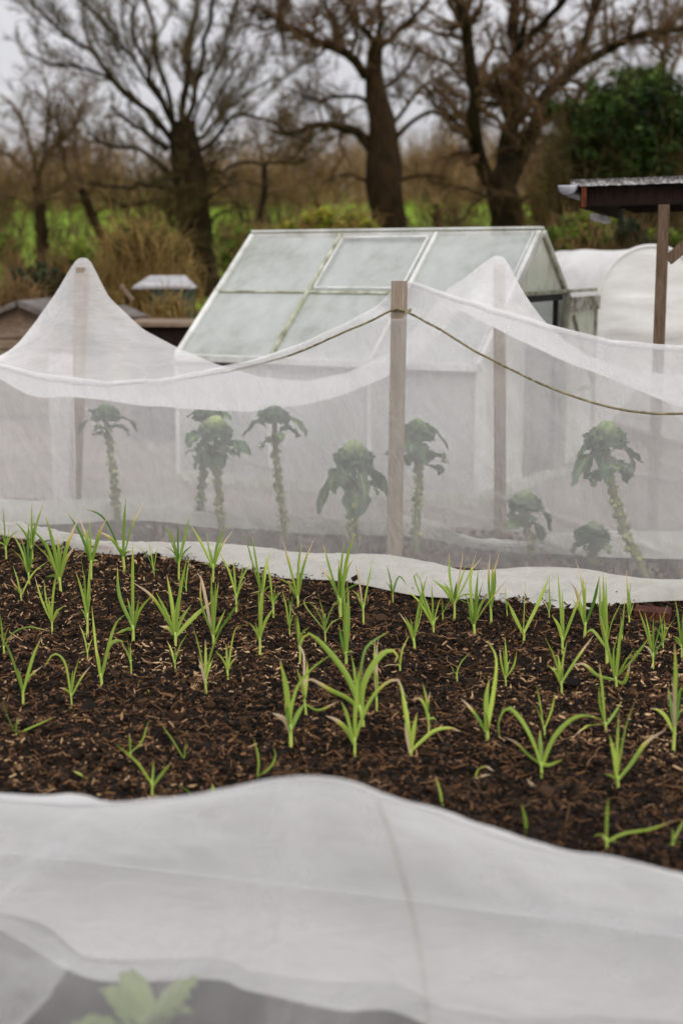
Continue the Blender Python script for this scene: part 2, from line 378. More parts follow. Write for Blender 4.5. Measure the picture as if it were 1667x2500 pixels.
# an overcast sky is about two and a half times as bright overhead as along the horizon
sx = wn('ShaderNodeSeparateXYZ'); nt.links.new(tc.outputs['Generated'], sx.inputs[0])
m1 = wn('ShaderNodeMath'); m1.operation = 'MULTIPLY_ADD'; m1.use_clamp = False; m1.inputs[1].default_value = ZEN; m1.inputs[2].default_value = 1.0
m0 = wn('ShaderNodeMath'); m0.operation = 'MAXIMUM'; m0.inputs[1].default_value = 0.0; nt.links.new(sx.outputs[2], m0.inputs[0]); nt.links.new(m0.outputs[0], m1.inputs[0])
vm = wn('ShaderNodeVectorMath'); vm.operation = 'SCALE'; nt.links.new(mx.outputs[2], vm.inputs[0]); nt.links.new(m1.outputs[0], vm.inputs['Scale'])
bg = wn('ShaderNodeBackground'); bg.inputs['Strength'].default_value = .1; nt.links.new(vm.outputs[0], bg.inputs['Color'])
wo = wn('ShaderNodeOutputWorld'); nt.links.new(bg.outputs[0], wo.inputs[0])
sd = bpy.data.lights.new('sun', 'SUN'); sd.energy = 1.4; sd.angle = R(35); sd.color = (1, .96, .9)
so = bpy.data.objects.new('sun', sd); C.objects.link(so)
_d = Vector((math.sin(SUN_ROT) * math.cos(SUN_EL), math.cos(SUN_ROT) * math.cos(SUN_EL), math.sin(SUN_EL)))
so.rotation_euler = _d.to_track_quat('Z', 'Y').to_euler(); so.location = (3, -3, 8)
vs = sc.view_settings; vs.view_transform = 'Standard'; vs.look = 'None'; vs.exposure = 0.18; vs.gamma = 1; vs.use_curve_mapping = False
sc.cycles.transparent_max_bounces = 40; sc.cycles.max_bounces = 8; sc.cycles.diffuse_bounces = 3; sc.cycles.transmission_bounces = 6
sc.cycles.use_denoising = True
try: sc.cycles.denoiser = 'OPENIMAGEDENOISE'
except Exception: pass
# ------------------------------------------------------------------ terrain: flat plots, then a field rising to a wooded crest
def terrain_z(y):
    y = np.asarray(y, float); q = np.clip(y - 14, 0, 76)
    return .0305 * q + .000594 * q * q - .02
def make_ground():
    ys = np.concatenate([np.linspace(-6, 30, 90), np.linspace(30.6, 110, 90), np.array([130, 180, 260, 400, 700, 1200])])
    ts = np.linspace(-1, 1, 81)
    X = ts[None, :] * (14 + np.clip(ys, 0, None) * .9)[:, None]; Y = np.repeat(ys[:, None], 81, 1)
    Z = terrain_z(Y) + fbm(X * .12, Y * .12, 3, 5) * np.clip((Y - 12) * .02, 0, .8)
    o = mesh_np('ground', np.stack([X, Y, Z], -1), grid_faces(len(ys), 81), M['ground'])
    return structure(o)
make_ground()

# mulched onion bed: a fine displaced sheet
def soil_h(x, y):
    return .026 * fbm(x * 3, y * 3, 2, 11) + .030 * fbm(x * 13, y * 13, 3, 21) + .012 * vnoise(x * 70, y * 70, 31)
def bed_edge(x):                   # far edge of the bed: along the netting, nearer towards the right
    return 6.02 - .40 * x + .25
def bed_near(x): return np.clip(3.08 - .5 * x, 2.72, 3.5)
def make_soil():
    xs = np.arange(-2.6, 2.35, .0115); t = np.linspace(0, 1, 340)
    X = np.repeat(xs[:, None], len(t), 1); far = bed_edge(xs)
    near = bed_near(xs); Y = near[:, None] + (far - near)[:, None] * t[None, :]
    Z = soil_h(X, Y) + .02 * np.minimum(1, (1 - t) * 8)[None, :]
    V = np.stack([X, Y, Z], -1)
    return structure(mesh_np('soil', V, grid_faces(len(xs), len(t))[:, ::-1], M['soil']))
make_soil()

def bed_points(n):
    y = 2.75 + (7.1 - 2.75) * rng.random(n * 3) ** 1.25
    x = (rng.random(n * 3) * 2 - 1) * (.27 * y + .62)
    k = (y < bed_edge(x) - .02) & (y > bed_near(x) + .03)
    return x[k][:n], y[k][:n]
def make_chips():
    n = 54000; x, y = bed_points(n); n = len(x)
    L = .003 + .014 * rng.random(n) ** 1.6; L[rng.random(n) < .06] *= 2.0
    W = .0012 + .0034 * rng.random(n) ** 1.7; T = .0008 + .0014 * rng.random(n)
    az = rng.random(n) * math.pi * 2; pit = rng.normal(0, .34, n); rol = rng.normal(0, .7, n); bend = rng.normal(0, .12, n) * L
    d = np.stack([np.cos(az) * np.cos(pit), np.sin(az) * np.cos(pit), np.sin(pit)], -1)
    sde = np.stack([-np.sin(az), np.cos(az), np.zeros(n)], -1); up = np.cross(d, sde)
    s2 = sde * np.cos(rol)[:, None] + up * np.sin(rol)[:, None]; u2 = np.cross(d, s2)
    z = soil_h(x, y) + .022 + rng.random(n) * .007 + np.abs(np.sin(pit)) * L * .5
    c = np.stack([x, y, z], -1)
    V = []
    for i, (e, wd) in enumerate(((-1, .55), (0, 1), (1, .4))):
        ce = c + d * (L * e)[:, None] + s2 * (bend * (e * e))[:, None] + u2 * (rng.normal(0, .1, n) * L * (e * e))[:, None]
        for p, q in ((-1, -1), (1, -1), (1, 1), (-1, 1)):
            V.append(ce + s2 * (W * wd * p)[:, None] + u2 * (T * q)[:, None])
    V = np.stack(V, 1)             # n,12,3
    f = []
    for b in (0, 4):
        for k in range(4): f.append([b + k, b + (k + 1) % 4, b + 4 + (k + 1) % 4, b + 4 + k])
    f += [[3, 2, 1, 0], [8, 9, 10, 11]]
    F = (np.array(f)[None] + (np.arange(n) * 12)[:, None, None]).reshape(-1, 4)
    tone = np.clip(rng.random(n) ** 1.5 * .97, 0, 1); tone[rng.random(n) < .025] = 1; tone = np.clip(tone * (1 + .55 * fbm(x * 1.7, y * 1.7, 3, 88)), 0, 1)
    o = mesh_np('mulch', V, F, M['chips'], None, False, {'tone': np.repeat(tone, 12)})
    stuff(o, 'brown wood chips and bark scattered over the dark onion bed', 'mulch')
make_chips()
ICO = None
def icosa():
    p = (1 + 5 ** .5) / 2
    V = np.array([(-1, p, 0), (1, p, 0), (-1, -p, 0), (1, -p, 0), (0, -1, p), (0, 1, p), (0, -1, -p), (0, 1, -p), (p, 0, -1), (p, 0, 1), (-p, 0, -1), (-p, 0, 1)]) / math.sqrt(1 + p * p)
    F = np.array([(0, 11, 5), (0, 5, 1), (0, 1, 7), (0, 7, 10), (0, 10, 11), (1, 5, 9), (5, 11, 4), (11, 10, 2), (10, 7, 6), (7, 1, 8), (3, 9, 4), (3, 4, 2), (3, 2, 6), (3, 6, 8), (3, 8, 9), (4, 9, 5), (2, 4, 11), (6, 2, 10), (8, 6, 7), (9, 8, 1)])
    return V, F
IV, IF = icosa()
def lumps(c, r, jit=.3, flat=(1, 1, .8)):
    n = len(c); V = IV[None] * (1 + rng.normal(0, jit, (n, 12, 1))) * r[:, None, None] * np.array(flat)[None, None] + c[:, None, :]
    return V.reshape(-1, 3), (IF[None] + (np.arange(n) * 12)[:, None, None]).reshape(-1, 3)
def make_clods():
    n = 24000; x, y = bed_points(n); n = len(x)
    r = .0025 + .012 * rng.random(n) ** 2.2; r[rng.random(n) < .012] *= 2.0
    V, F = lumps(np.stack([x, y, soil_h(x, y) + .02 + r * .35], -1), r)
    o = mesh_np('soil_crumbs', V, F, M['clods'], None, False, {'tone': np.repeat(rng.random(n), 12)})
    stuff(o, 'dark crumbly lumps of soil all over the onion bed', 'soil')
make_clods()
def make_straw():
    n = 4800; x, y = bed_points(n); n = len(x); L = .008 + .030 * rng.random(n) ** 1.8; az = rng.random(n) * 6.283; cv = rng.normal(0, .3, n)
    s = np.linspace(-1, 1, 6)
    a = az[:, None] + cv[:, None] * s[None]
    P = np.stack([x[:, None] + np.cos(a) * L[:, None] * s, y[:, None] + np.sin(a) * L[:, None] * s, np.zeros((n, 6))], -1)
    P[..., 2] = soil_h(P[..., 0], P[..., 1]) + .027 + rng.random(n)[:, None] * .012
    Rr = np.repeat((.0006 + .0008 * rng.random(n))[:, None], 6, 1)
    V, F = tubes(P, Rr, 4)
    o = mesh_np('straw_fibres', V, F, M['chips'], None, True, {'tone': np.repeat(.35 + .6 * rng.random(n), 24)})
    stuff(o, 'thin pale fibres and rootlets strewn over the dark mulch', 'plant litter')
make_straw()

# ------------------------------------------------------------------ the netted crop bed
TH = R(20); DV = np.array([math.cos(TH), -math.sin(TH)]); NV = np.array([math.sin(TH), math.cos(TH)])
P2 = on_z(*D(905, 1293))[:2]
def AB(a, b, z=0.0):
    a, b, z = np.broadcast_arrays(np.asarray(a, float), np.asarray(b, float), np.asarray(z, float))
    return np.stack([P2[0] + DV[0] * a + NV[0] * b, P2[1] + DV[1] * a + NV[1] * b, z], -1)
def to_ab(p): q = np.asarray(p)[:2] - P2; return float(q @ DV), float(q @ NV)
def curve(pts, b):                 # survey pixels -> sorted (a, z) on the upright plane at depth b of the bed
    o = P2 + NV * b; r = []
    for x, y in pts:
        p = on_pl(*D(x, y), o, NV); r.append((to_ab(p)[0], p[2]))
    r = np.array(sorted(r)); return r
def smooth_curve(r, aa, k=2):
    z = np.interp(aa, r[:, 0], r[:, 1])
    for _ in range(k): z[1:-1] = (z[:-2] + 2 * z[1:-1] + z[2:]) / 4
    return z
BACK = .78
c_front = curve([(-110, 800), (-50, 812), (0, 830), (100, 856), (250, 876), (400, 868), (530, 840), (600, 826), (700, 789), (800, 744), (870, 702), (900, 662), (935, 647), (970, 655), (1000, 665), (1050, 681), (1150, 711), (1280, 750), (1400, 781), (1568, 795), (1680, 790)], 0)
c_mid = curve([(-110, 815), (-50, 830), (0, 852), (60, 868), (130, 887), (300, 917), (430, 938), (560, 945), (680, 930), (780, 905), (895, 860), (960, 815), (1010, 765), (1050, 712), (1080, 700), (1120, 728), (1200, 785), (1300, 832), (1400, 868), (1568, 932), (1680, 950)], .4)
c_back = curve([(-120, 880), (-40, 855), (0, 832), (40, 792), (80, 742), (130, 671), (165, 612), (179, 592), (206, 592), (215, 612), (250, 682), (330, 757), (415, 802), (500, 837), (600, 866), (700, 876), (800, 856), (900, 806), (970, 738), (1025, 664), (1060, 643), (1110, 603), (1133, 587), (1157, 587), (1166, 604), (1200, 670), (1240, 727), (1290, 778), (1350, 818), (1450, 852), (1568, 862), (1680, 860)], BACK)
A0, A1 = -3.6, 3.1
aa = np.linspace(A0, A1, 340)
zf = smooth_curve(c_front, aa, 2); zm = smooth_curve(c_mid, aa, 3); zb = smooth_curve(c_back, aa, 1)

netting = thing('crop_netting', 'white insect netting draped over the wooden posts and the brussels sprouts', 'netting', tuple(AB(0, .4)[:3]))
def sheet(name, V, mat, parent, thick=None):
    nu, nv = V.shape[:2]
    return mesh_np(name, V, grid_faces(nu, nv), mat, parent)
# top: sags between the front and the back line
nt_ = 40; tt = np.linspace(0, 1, nt_)
Z = (zf[:, None] * ((1 - tt) * (1 - 2 * tt))[None] + 4 * zm[:, None] * (tt * (1 - tt))[None] + zb[:, None] * (tt * (2 * tt - 1))[None])
lowest = np.minimum(np.minimum(zf, zb), zm)[:, None] - .04
Z = np.maximum(Z, lowest)
AAg = np.repeat(aa[:, None], nt_, 1); TT = np.repeat(tt[None], len(aa), 0)
Z = Z + .016 * fbm(AAg * 3.5, TT * 4, 3, 41) * np.minimum(1, TT * 6) * np.minimum(1, (1 - TT) * 6)
sheet('top_panel', AB(AAg, TT * BACK, Z), M['net_roof'], netting)
# front wall from the crest to the ground, with wrinkles
nv = 90; t = np.linspace(0, 1, nv)
AAg = np.repeat(aa[:, None], nv, 1); T = np.repeat(t[None], len(aa), 0)
Zw = zf[:, None] * (1 - T) + .012 * T
def ridge(a, z, p, q, w_, h):      # a raised crease running from p to q on the sheet
    pa, pz = p; qa, qz = q; d = np.array([qa - pa, qz - pz]); L = np.linalg.norm(d); d /= L
    u = (a - pa) * d[0] + (z - pz) * d[1]; v = -(a - pa) * d[1] + (z - pz) * d[0]
    return h * np.exp(-(v / w_) ** 2) * np.clip(u / .08, 0, 1) * np.clip((L - u) / .08, 0, 1)
near2 = np.exp(-(AAg / .12) ** 2)
Bw = -.045 + near2 * np.clip((Zw - 1.12) / .06, 0, 1) * .085
env = np.minimum(1, T * 5) * np.minimum(1, (1 - T) * 6)
Bw = Bw + env * (1 - .8 * near2) * (.050 * fbm(AAg * 1.6 + Zw * .8, Zw * 1.6, 3, 51) + .018 * fbm(AAg * 9 + Zw * 5, Zw * 2.2 - AAg, 3, 61))
for p, q, w_, h in (((.1, .30), (.55, .22), .012, .02), ((.45, .36), (1.25, .14), .014, .03), ((.35, .25), (1.0, .02), .012, .02), ((-1.4, .62), (-.9, .22), .012, .016), ((-2.2, .8), (-1.75, .2), .014, .02), ((-2.0, .75), (-1.6, .15), .012, .018), ((-1.0, .5), (-.5, .4), .012, .015), ((.1, .8), (.6, .35), .012, .016), ((.9, .5), (1.3, .45), .012, .018)):
    Bw = Bw - ridge(AAg, Zw, p, q, w_ * .7, h * .5) * env
Bw = np.minimum(Bw, .03 + near2 * .1)
sheet('front_panel', AB(AAg, Bw, Zw), M['net_side'], netting)
# the doubled hem along the front crest
hn = 7; th_ = np.linspace(0, 1, hn); AH = np.repeat(aa[:, None], hn, 1); TH_ = np.repeat(th_[None], len(aa), 0)
hw_ = .030 + .016 * fbm(aa * 2.2, aa * 0 + 9, 2, 66)
n2h = np.exp(-(AH / .12) ** 2)
sheet('crest_hem', AB(AH, -.052 + n2h * .095 - .006 * np.sin(TH_ * 3.14) + .006 * fbm(AH * 8, TH_ * 2, 2, 67), zf[:, None] + .006 - TH_ * hw_[:, None] + .004 * fbm(AH * 11, AH * 0, 2, 68)), M['net_hem'], netting)
# back wall
nv = 40; t = np.linspace(0, 1, nv); T = np.repeat(t[None], len(aa), 0); AAg = np.repeat(aa[:, None], nv, 1)
Zw = zb[:, None] * (1 - T) + .01 * T
Bb = BACK + .17 * T + np.minimum(1, T * 5) * (.05 * fbm(AAg * 2, Zw * 2, 3, 71) + .014 * fbm(AAg * 8, Zw * 3, 3, 72))
sheet('back_panel', AB(AAg, Bb, Zw), M['net'], netting)
# a hanging doubled edge beside the rear post
e0, e1 = (on_pl(*D(x, 885), P2 + NV * (BACK - .16), NV) for x in (114, 166))
ea, eb = to_ab(e0)[0], to_ab(e1)[0]
g = np.linspace(0, 1, 14); hgt = np.linspace(0, 1, 40); G, H = np.meshgrid(g, hgt, indexing='ij')
Ztop = .86
V = AB(ea + (eb - ea) * G + .01 * fbm(G * 2, H * 3, 2, 77), BACK - .16 + .02 * np.sin(G * 9), Ztop * (1 - H) + .03)
sheet('hanging_edge', V, M['net_hem'], netting)
# bunched skirts lying on the ground
def skirt(name, up, low, z0, bulge, seed, layers=2, mat='net_fold'):
    up = np.array([on_z(*D(x, y), z0)[:2] for x, y in up]); lo = np.array([on_z(*D(x, y), .004)[:2] for x, y in low])
    n = 330; up = resample(up, n); lo = resample(lo, n); t = np.linspace(0, 1, 22)
    for L_ in range(layers):
        V = np.zeros((n, 22, 3)); V[..., :2] = up[:, None] * (1 - t)[None, :, None] + lo[:, None] * t[None, :, None]
        s = np.arange(n)[:, None] / 22.0
        z = z0 * (1 - t)[None] + (bulge * (1 + 1.1 * fbm(s * 1.3, t[None] * .6 + 0 * s, 2, seed)) * np.sin(math.pi * np.clip(t, 0, 1)) ** .7[None] if False else bulge * (1 + 1.2 * fbm(s * 1.3, t[None] * .6 + 0 * s, 2, seed)) * (np.sin(math.pi * t) ** .7)[None])
        z = z + .022 * fbm(s * 6, t[None] * 3 + L_ * 7 + 0 * s, 3, seed + 3) * np.sin(math.pi * t)[None]
        V[..., 2] = np.maximum(z - L_ * .012, .003 + .002 * (layers - L_)) + .004 + .028 * (name == 'front_skirt')
        V[..., 2] += (.010 * fbm(s * 14 + 3 * L_, t[None] * 2.2 + 0 * s, 2, seed + 8)) * np.sin(math.pi * t)[None]; V[:, -1, 2] -= .006
        mesh_np(name, V, grid_faces(n, 22), M[mat], netting)
skirt('front_skirt', [(-700, 1130), (-60, 1200), (0, 1213), (100, 1230), (200, 1254), (300, 1260), (450, 1262), (600, 1272), (700, 1288), (800, 1290), (905, 1294), (1000, 1310), (1060, 1328), (1130, 1325), (1220, 1318), (1330, 1322), (1450, 1343), (1568, 1348), (1660, 1350), (2300, 1400)],
      [(-700, 1150), (-60, 1226), (0, 1240), (70, 1255), (150, 1272), (230, 1284), (350, 1292), (450, 1302), (560, 1322), (650, 1342), (760, 1347), (840, 1359), (950, 1382), (1080, 1392), (1200, 1404), (1330, 1416), (1450, 1400), (1568, 1394), (1660, 1392), (2300, 1450)], .035, .028, 81)
skirt('back_skirt', [(-600, 1090), (-60, 1140), (60, 1150), (180, 1150), (230, 1146), (330, 1143), (430, 1158), (460, 1180), (600, 1185), (720, 1195), (850, 1195), (950, 1193), (1010, 1206), (1080, 1240), (1200, 1250), (1270, 1226), (1400, 1220), (1568, 1222), (1660, 1222), (2300, 1250)],
      [(-600, 1140), (-60, 1196), (60, 1204), (180, 1202), (260, 1195), (360, 1197), (430, 1205), (480, 1212), (600, 1216), (720, 1226), (850, 1228), (980, 1236), (1040, 1250), (1110, 1262), (1200, 1270), (1270, 1272), (1400, 1280), (1568, 1284), (1660, 1284), (2300, 1310)], .07, .03, 91)

def bed_crumbs():
    n = 6400; a = -3.3 + 6.2 * rng.random(n); b = -.12 + 1.05 * rng.random(n); P = AB(a, b, 0); r = .004 + .014 * rng.random(n) ** 2.2; P[:, 2] = r * .3 - .008
    V, F = lumps(P, r); o = mesh_np('bed_crumbs', V, F, M['chips'], None, False, {'tone': np.repeat(np.clip(.42 + rng.normal(0, .16, n), 0, .85), 12)})
    stuff(o, 'grey brown crumbs of soil around the sprout stalks under the netting', 'soil')
bed_crumbs()

# posts
def post(label, base, top_px, b=None, w_=.058):
    base = np.asarray(base, float); top = on_y(*D(*top_px), base[1])
    o = thing('wooden_post', label, 'post', (base[0], base[1], 0), 'wooden posts holding up the netting')
    m = MB(); n = 9; h0 = top[2]
    for k in range(n - 1):
        z0, z1 = -.12 + (h0 + .12) * k / (n - 1), -.12 + (h0 + .12) * (k + 1) / (n - 1)
    ax = np.array([DV[0], DV[1], 0]) * w_ / 2; ay = np.array([NV[0], NV[1], 0]) * w_ / 2
    lean = np.array([top[0] - base[0], top[1] - base[1], h0]); 
    m.box(np.array([base[0], base[1], 0]) + lean / 2, ax, ay, lean / 2 + 0, None, .005)
    m.build('shaft', M['post'], o)
    return o
p1 = on_z(*D(172, 1173)); p3 = on_z(*D(1148, 1228))
post('weathered square post in front of the greenhouse, bare tip standing clear of the netting', on_z(*D(905, 1294)), (917, 645), w_=.060)
post('post inside the tall pointed netting peak above the low huts', p1, (190, 614), w_=.056)
post('post inside the netting peak overlapping the greenhouse roof', p3, (1146, 606), w_=.052)
# the cord along the front
cl = [(-90, 818), (0, 833), (100, 859), (250, 880), (400, 873), (530, 852), (600, 836), (700, 803), (780, 767), (850, 737), (903, 711), (932, 716), (1000, 752), (1100, 812), (1200, 862), (1300, 905), (1400, 935), (1480, 949), (1568, 950), (1660, 940)]
cp = []
for x, y in cl:
    q = on_pl(*D(x, y), P2 + NV * float(np.interp(x, [500, 760], [.02, -.075])), NV); cp.append(q)
cp = resample(np.array(cp), 150)
cp = cp + np.stack([.002 * fbm(np.arange(150) * .4, np.zeros(150), 2, 5), np.zeros(150), .004 * fbm(np.arange(150) * .3, np.zeros(150) + 3, 2, 6)], -1)
cord = tube_obj('support_cord', cp, np.interp(np.arange(150), [0, 55, 68, 149], [.0012, .0015, .0050, .0055]), M['cord'], None, 7)
tag(cord, 'mossy cord tied to the bare topped post, sagging along the netting', 'cord')
kn = on_pl(*D(917, 713), P2 - NV * .034, NV)
ringp = [kn + .042 * (np.array([DV[0], DV[1], 0]) * math.cos(q) * 1.0) + np.array([NV[0], NV[1], 0]) * (.034 + .046 * math.sin(q)) + np.array([0, 0, .006 * math.sin(3 * q)]) for q in np.linspace(0, 6.2832, 25)]
tube_obj('knot_loop', np.array(ringp), [.005], M['cord'], cord, 6)

# bricks pinning the skirt
def brick(label, x, y, z, yaw, mat='brick', half=.06):
    p = on_z(*D(x, y), z); o = thing('brick', label, 'brick', (p[0], p[1], 0), 'bricks weighing down the netting skirt')
    m = MB(); c, s = math.cos(yaw), math.sin(yaw)
    m.box((p[0], p[1], z + .0), (c * half, s * half, 0), (-s * .05, c * .05, 0), (0, 0, .033), None, .004)
    b = m.build('block', M[mat], o); return o
brick('orange red brick under the netting fold near the pointed peak', 245, 1267, .026, -.35)
brick('dark red brick below the netting skirt near the tallest leaning sprout plant', 1497, 1418, .02, -.3, 'brick_dark', .068)

# ------------------------------------------------------------------ brussels sprouts
def blade(path, width, cup=.25, crinkle=.012, nu=11, nvv=7, tone=.5, petiole=.3, seed=0, twist=0.0, base_w=.09, ragged=0.0):
    """leaf: narrow petiole then a broad rounded blade following path (points), returns V,F,tone"""
    P = resample(path, nu); T = np.gradient(P, axis=0); T /= np.linalg.norm(T, axis=1, keepdims=True)
    up = np.array([0, 0, 1.0]); S = np.cross(T, up); nS = np.linalg.norm(S, axis=1, keepdims=True)
    S = np.where(nS < .2, np.array([[1.0, 0, 0]]), S / np.maximum(nS, 1e-6)); 
    for i in range(1, nu):
        if S[i] @ S[i - 1] < 0: S[i] = -S[i]
    Nn = np.cross(S, T)
    S = S * math.cos(twist) + Nn * math.sin(twist); Nn = np.cross(S, T)
    s = np.linspace(0, 1, nu); q = np.clip((s - petiole) / (1 - petiole), 0, 1)
    wd = width * np.maximum(base_w, np.sin(math.pi * np.clip(q, 0, 1) ** .75) ** .6); wd = wd * (1 + ragged * vnoise(s * 8 + seed, s * 0 + seed * 1.3, seed)); wd[-1] = width * .18
    v = np.linspace(-1, 1, nvv)
    V = P[:, None] + S[:, None] * (wd[:, None] * v[None])[..., None] + Nn[:, None] * ((np.abs(v)[None] ** 1.6) * wd[:, None] * cup)[..., None]
    V = V + Nn[:, None] * (crinkle * q[:, None] * (fbm(s[:, None] * 5 + seed, v[None] * 2 + seed * 1.7, 3, seed) + .6 * np.abs(v)[None] * np.sin(s[:, None] * 26 + seed)))[..., None]
    tn = tone + .18 * fbm(s[:, None] * 4, v[None] * 2, 2, seed + 5) + .3 * np.exp(-(v[None] / .12) ** 2) * (1 - .5 * s[:, None])
    return V.reshape(-1, 3), grid_faces(nu, nvv), np.clip(tn, 0, 1).ravel()
GS = 'brussels sprout plants under the netting'
def sprout(label, base_px, stalk_px, head_px, head_r, leaves, pale=.5, dy=0.0, knob=.0125, knob_from=.12, knob_to=.86, stalk_r=.016, seed=0, n_leaf=11):
    r = np.random.default_rng(seed + 300)
    b = on_z(*D(*base_px)); Yb = b[1]; dy = max(dy, .30 - to_ab(b)[1])
    o = thing('brussels_sprout_plant', label, 'brussels sprout', (b[0], b[1], 0), GS)
    pts = [b] + [on_y(*D(*q), Yb + dy * (i + 1) / len(stalk_px)) for i, q in enumerate(stalk_px)]
    hd = on_y(*D(*head_px), Yb + dy); pts.append(hd)
    P = resample(pts, 24)
    V, F = tubes(P[None], np.linspace(stalk_r, stalk_r * .75, 24)[None], 8)
    L = np.linalg.norm(np.diff(P, axis=0), axis=1).sum(); nk = int(L * knob_to * 130)
    ks = np.linspace(knob_from, knob_to, nk); ang = np.arange(nk) * 2.4; c = np.stack([np.interp(ks, np.linspace(0, 1, 24), P[:, i]) for i in range(3)], -1)
    kr = knob * (.45 + .95 * r.random(nk)) * np.interp(ks, [0, .5, 1], [1, .95, .7])
    rr = stalk_r + kr * .25
    c = c + np.stack([np.cos(ang) * rr, np.sin(ang) * rr, .006 * r.normal(size=nk)], -1)
    V2, F2 = lumps(c, kr, .05, (1, 1, 1.05))
    mesh_np('stalk', np.vstack([V, V2]), [F, F2 + len(V)], M['sprout_stalk'], o, True, {'tone': np.concatenate([np.full(len(V), .2), np.repeat(.05 + .75 * r.random(nk), 12)])})
    # traced leaves
    for i, (q, wd) in enumerate(leaves):
        dyl = r.uniform(-.05, .08); st = P[-1 - int(r.integers(1, 4))]
        pp = [st] + [on_y(*D(*xy), Yb + dy + dyl * (k + 1) / len(q)) for k, xy in enumerate(q)]
        v, f, tn = blade(pp, wd * 1.1, ragged=.5, cup=.22, tone=.42 + .12 * r.random(), seed=seed * 7 + i, twist=r.uniform(-.5, .5))
        mesh_np('leaf', v, f, M['sprout_leaf'], o, True, {'tone': tn})
    for i in range(n_leaf):        # the ruff of drooping leaves round the head
        a = i / n_leaf * 6.283 + r.uniform(-.4, .4); Rl = head_r * r.uniform(.8, 1.5); dn = head_r * r.uniform(.0, .7)
        dirv = np.array([math.cos(a), math.sin(a) * .9, 0])
        st = P[-3 - int(r.integers(0, 4))]; rise = head_r * r.uniform(-.3, .6)
        pp = [st, st + dirv * Rl * .5 + np.array([0, 0, rise]), st + dirv * Rl * .9 + np.array([0, 0, rise * .4 - dn * .4]), st + dirv * Rl * 1.05 - np.array([0, 0, dn * 1.2])]
        v, f, tn = blade(pp, head_r * r.uniform(.28, .46), ragged=.9, cup=.3, crinkle=.026, tone=.35 + .3 * r.random(), seed=seed * 11 + i, petiole=.2, twist=r.uniform(-.4, .4))
        mesh_np('leaf', v, f, M['sprout_leaf'], o, True, {'tone': tn})
    # heart: overlapping cupped leaves
    m = MB(); nh = 26; hd = hd + np.array([0, 0, head_r * .18])
    for i in range(nh):
        lay = i / nh; a = i * 2.4; el = -.15 + lay * 1.5
        dirv = np.array([math.cos(a) * math.cos(el), math.sin(a) * math.cos(el), math.sin(el)])
        q0 = hd + np.array([0, 0, -.01]); rr_ = head_r * (.95 - .30 * lay)
        pp = [q0, q0 + dirv * rr_ * .6 + np.array([dirv[0], dirv[1], 0]) * rr_ * .25, q0 + dirv * rr_ * .95, q0 + dirv * rr_ * .98 + np.array([-dirv[0] * .5, -dirv[1] * .5, .35]) * rr_ * .35]
        v, f, tn = blade(pp, head_r * (.52 - .14 * lay), cup=-.35, crinkle=.012, tone=.35 + pale * .55 * lay, seed=seed * 13 + i + 50, petiole=.05, base_w=.3)
        m.addg(v, f, tn)
    # the tight pale ball of young leaves on top
    nu, nvv = 22, 28; th = np.linspace(.02, 2.5, nu)[:, None]; ph = np.linspace(0, 6.2832, nvv)[None]
    lobe = 1 + .10 * fbm(th * 2.2 + seed, ph * 1.3, 3, seed + 70) + .05 * np.abs(np.sin(ph * 2.5 + th * 2.2 + seed)); lobe = lobe * (1 - np.clip((ph - 5.6) / .6832, 0, 1)) + lobe[:, :1] * np.clip((ph - 5.6) / .6832, 0, 1)
    rb = head_r * (.30 + .26 * pale) * lobe; cb = hd + np.array([0, 0, head_r * .36])
    V = np.stack([cb[0] + rb * np.sin(th) * np.cos(ph), cb[1] + rb * np.sin(th) * np.sin(ph), cb[2] + rb * np.cos(th) * .95], -1)
    m.addg(V, grid_faces(nu, nvv), np.clip(.42 + pale * .5 * (np.cos(th) * .5 + .5) + 1.6 * (lobe - 1.03) + 0 * ph, 0, 1).ravel())
    m.build('heart', M['sprout_leaf'], o, True)
    return o
sprout('tall thin sprout plant beside the pointed peak post, leaf arched toward the hanging edge', (272, 1200), [(262, 1100), (252, 1020)], (244, 960), .085, [([(275, 962), (300, 970), (313, 992)], .05), ([(215, 965), (195, 975), (180, 1000)], .04), ([(225, 950), (200, 945)], .04)], .4, seed=1, n_leaf=5)
sprout('sprout plant half hidden behind the shorter pale hearted one under the net sag', (457, 1195), [(464, 1110), (470, 1030)], (478, 962), .09, [([(450, 950), (430, 960)], .04), ([(515, 955), (530, 965)], .04)], .3, seed=2, n_leaf=5)
sprout('pale ball hearted sprout plant with a wide flat ruff of leaves', (510, 1215), [(503, 1140), (498, 1070)], (495, 1000), .098, [([(535, 1020), (560, 1030), (575, 1045)], .045), ([(460, 1035), (440, 1036), (425, 1042)], .04), ([(495, 1060), (498, 1090)], .045)], .95, seed=3)
sprout('tall slim sprout plant, small head with outstretched leaf tips just under the netting band', (656, 1238), [(648, 1160), (637, 1080), (632, 1010)], (630, 965), .085, [([(665, 965), (690, 980), (703, 1003)], .04), ([(595, 970), (575, 985), (556, 1002)], .035), ([(612, 948), (590, 955)], .035)], .35, seed=4, n_leaf=5)
sprout('stout sprout plant with fat sprouts and a big drooping front leaf', (811, 1262), [(811, 1200), (812, 1140)], (812, 1062), .105, [([(840, 1075), (868, 1105), (892, 1140)], .05), ([(780, 1085), (752, 1120), (733, 1180)], .045), ([(813, 1100), (816, 1140), (817, 1190)], .06), ([(775, 1080), (752, 1082)], .04)], .8, knob=.020, stalk_r=.017, knob_to=.75, seed=5)
sprout('sprout plant right beside the bare topped post, round leaf hanging below its head', (955, 1274), [(957, 1190), (963, 1100)], (958, 1005), .095, [([(985, 985), (1010, 1005), (1030, 1032)], .04), ([(950, 1030), (942, 1050), (938, 1070)], .055), ([(975, 1030), (978, 1065)], .045)], .45, seed=6)
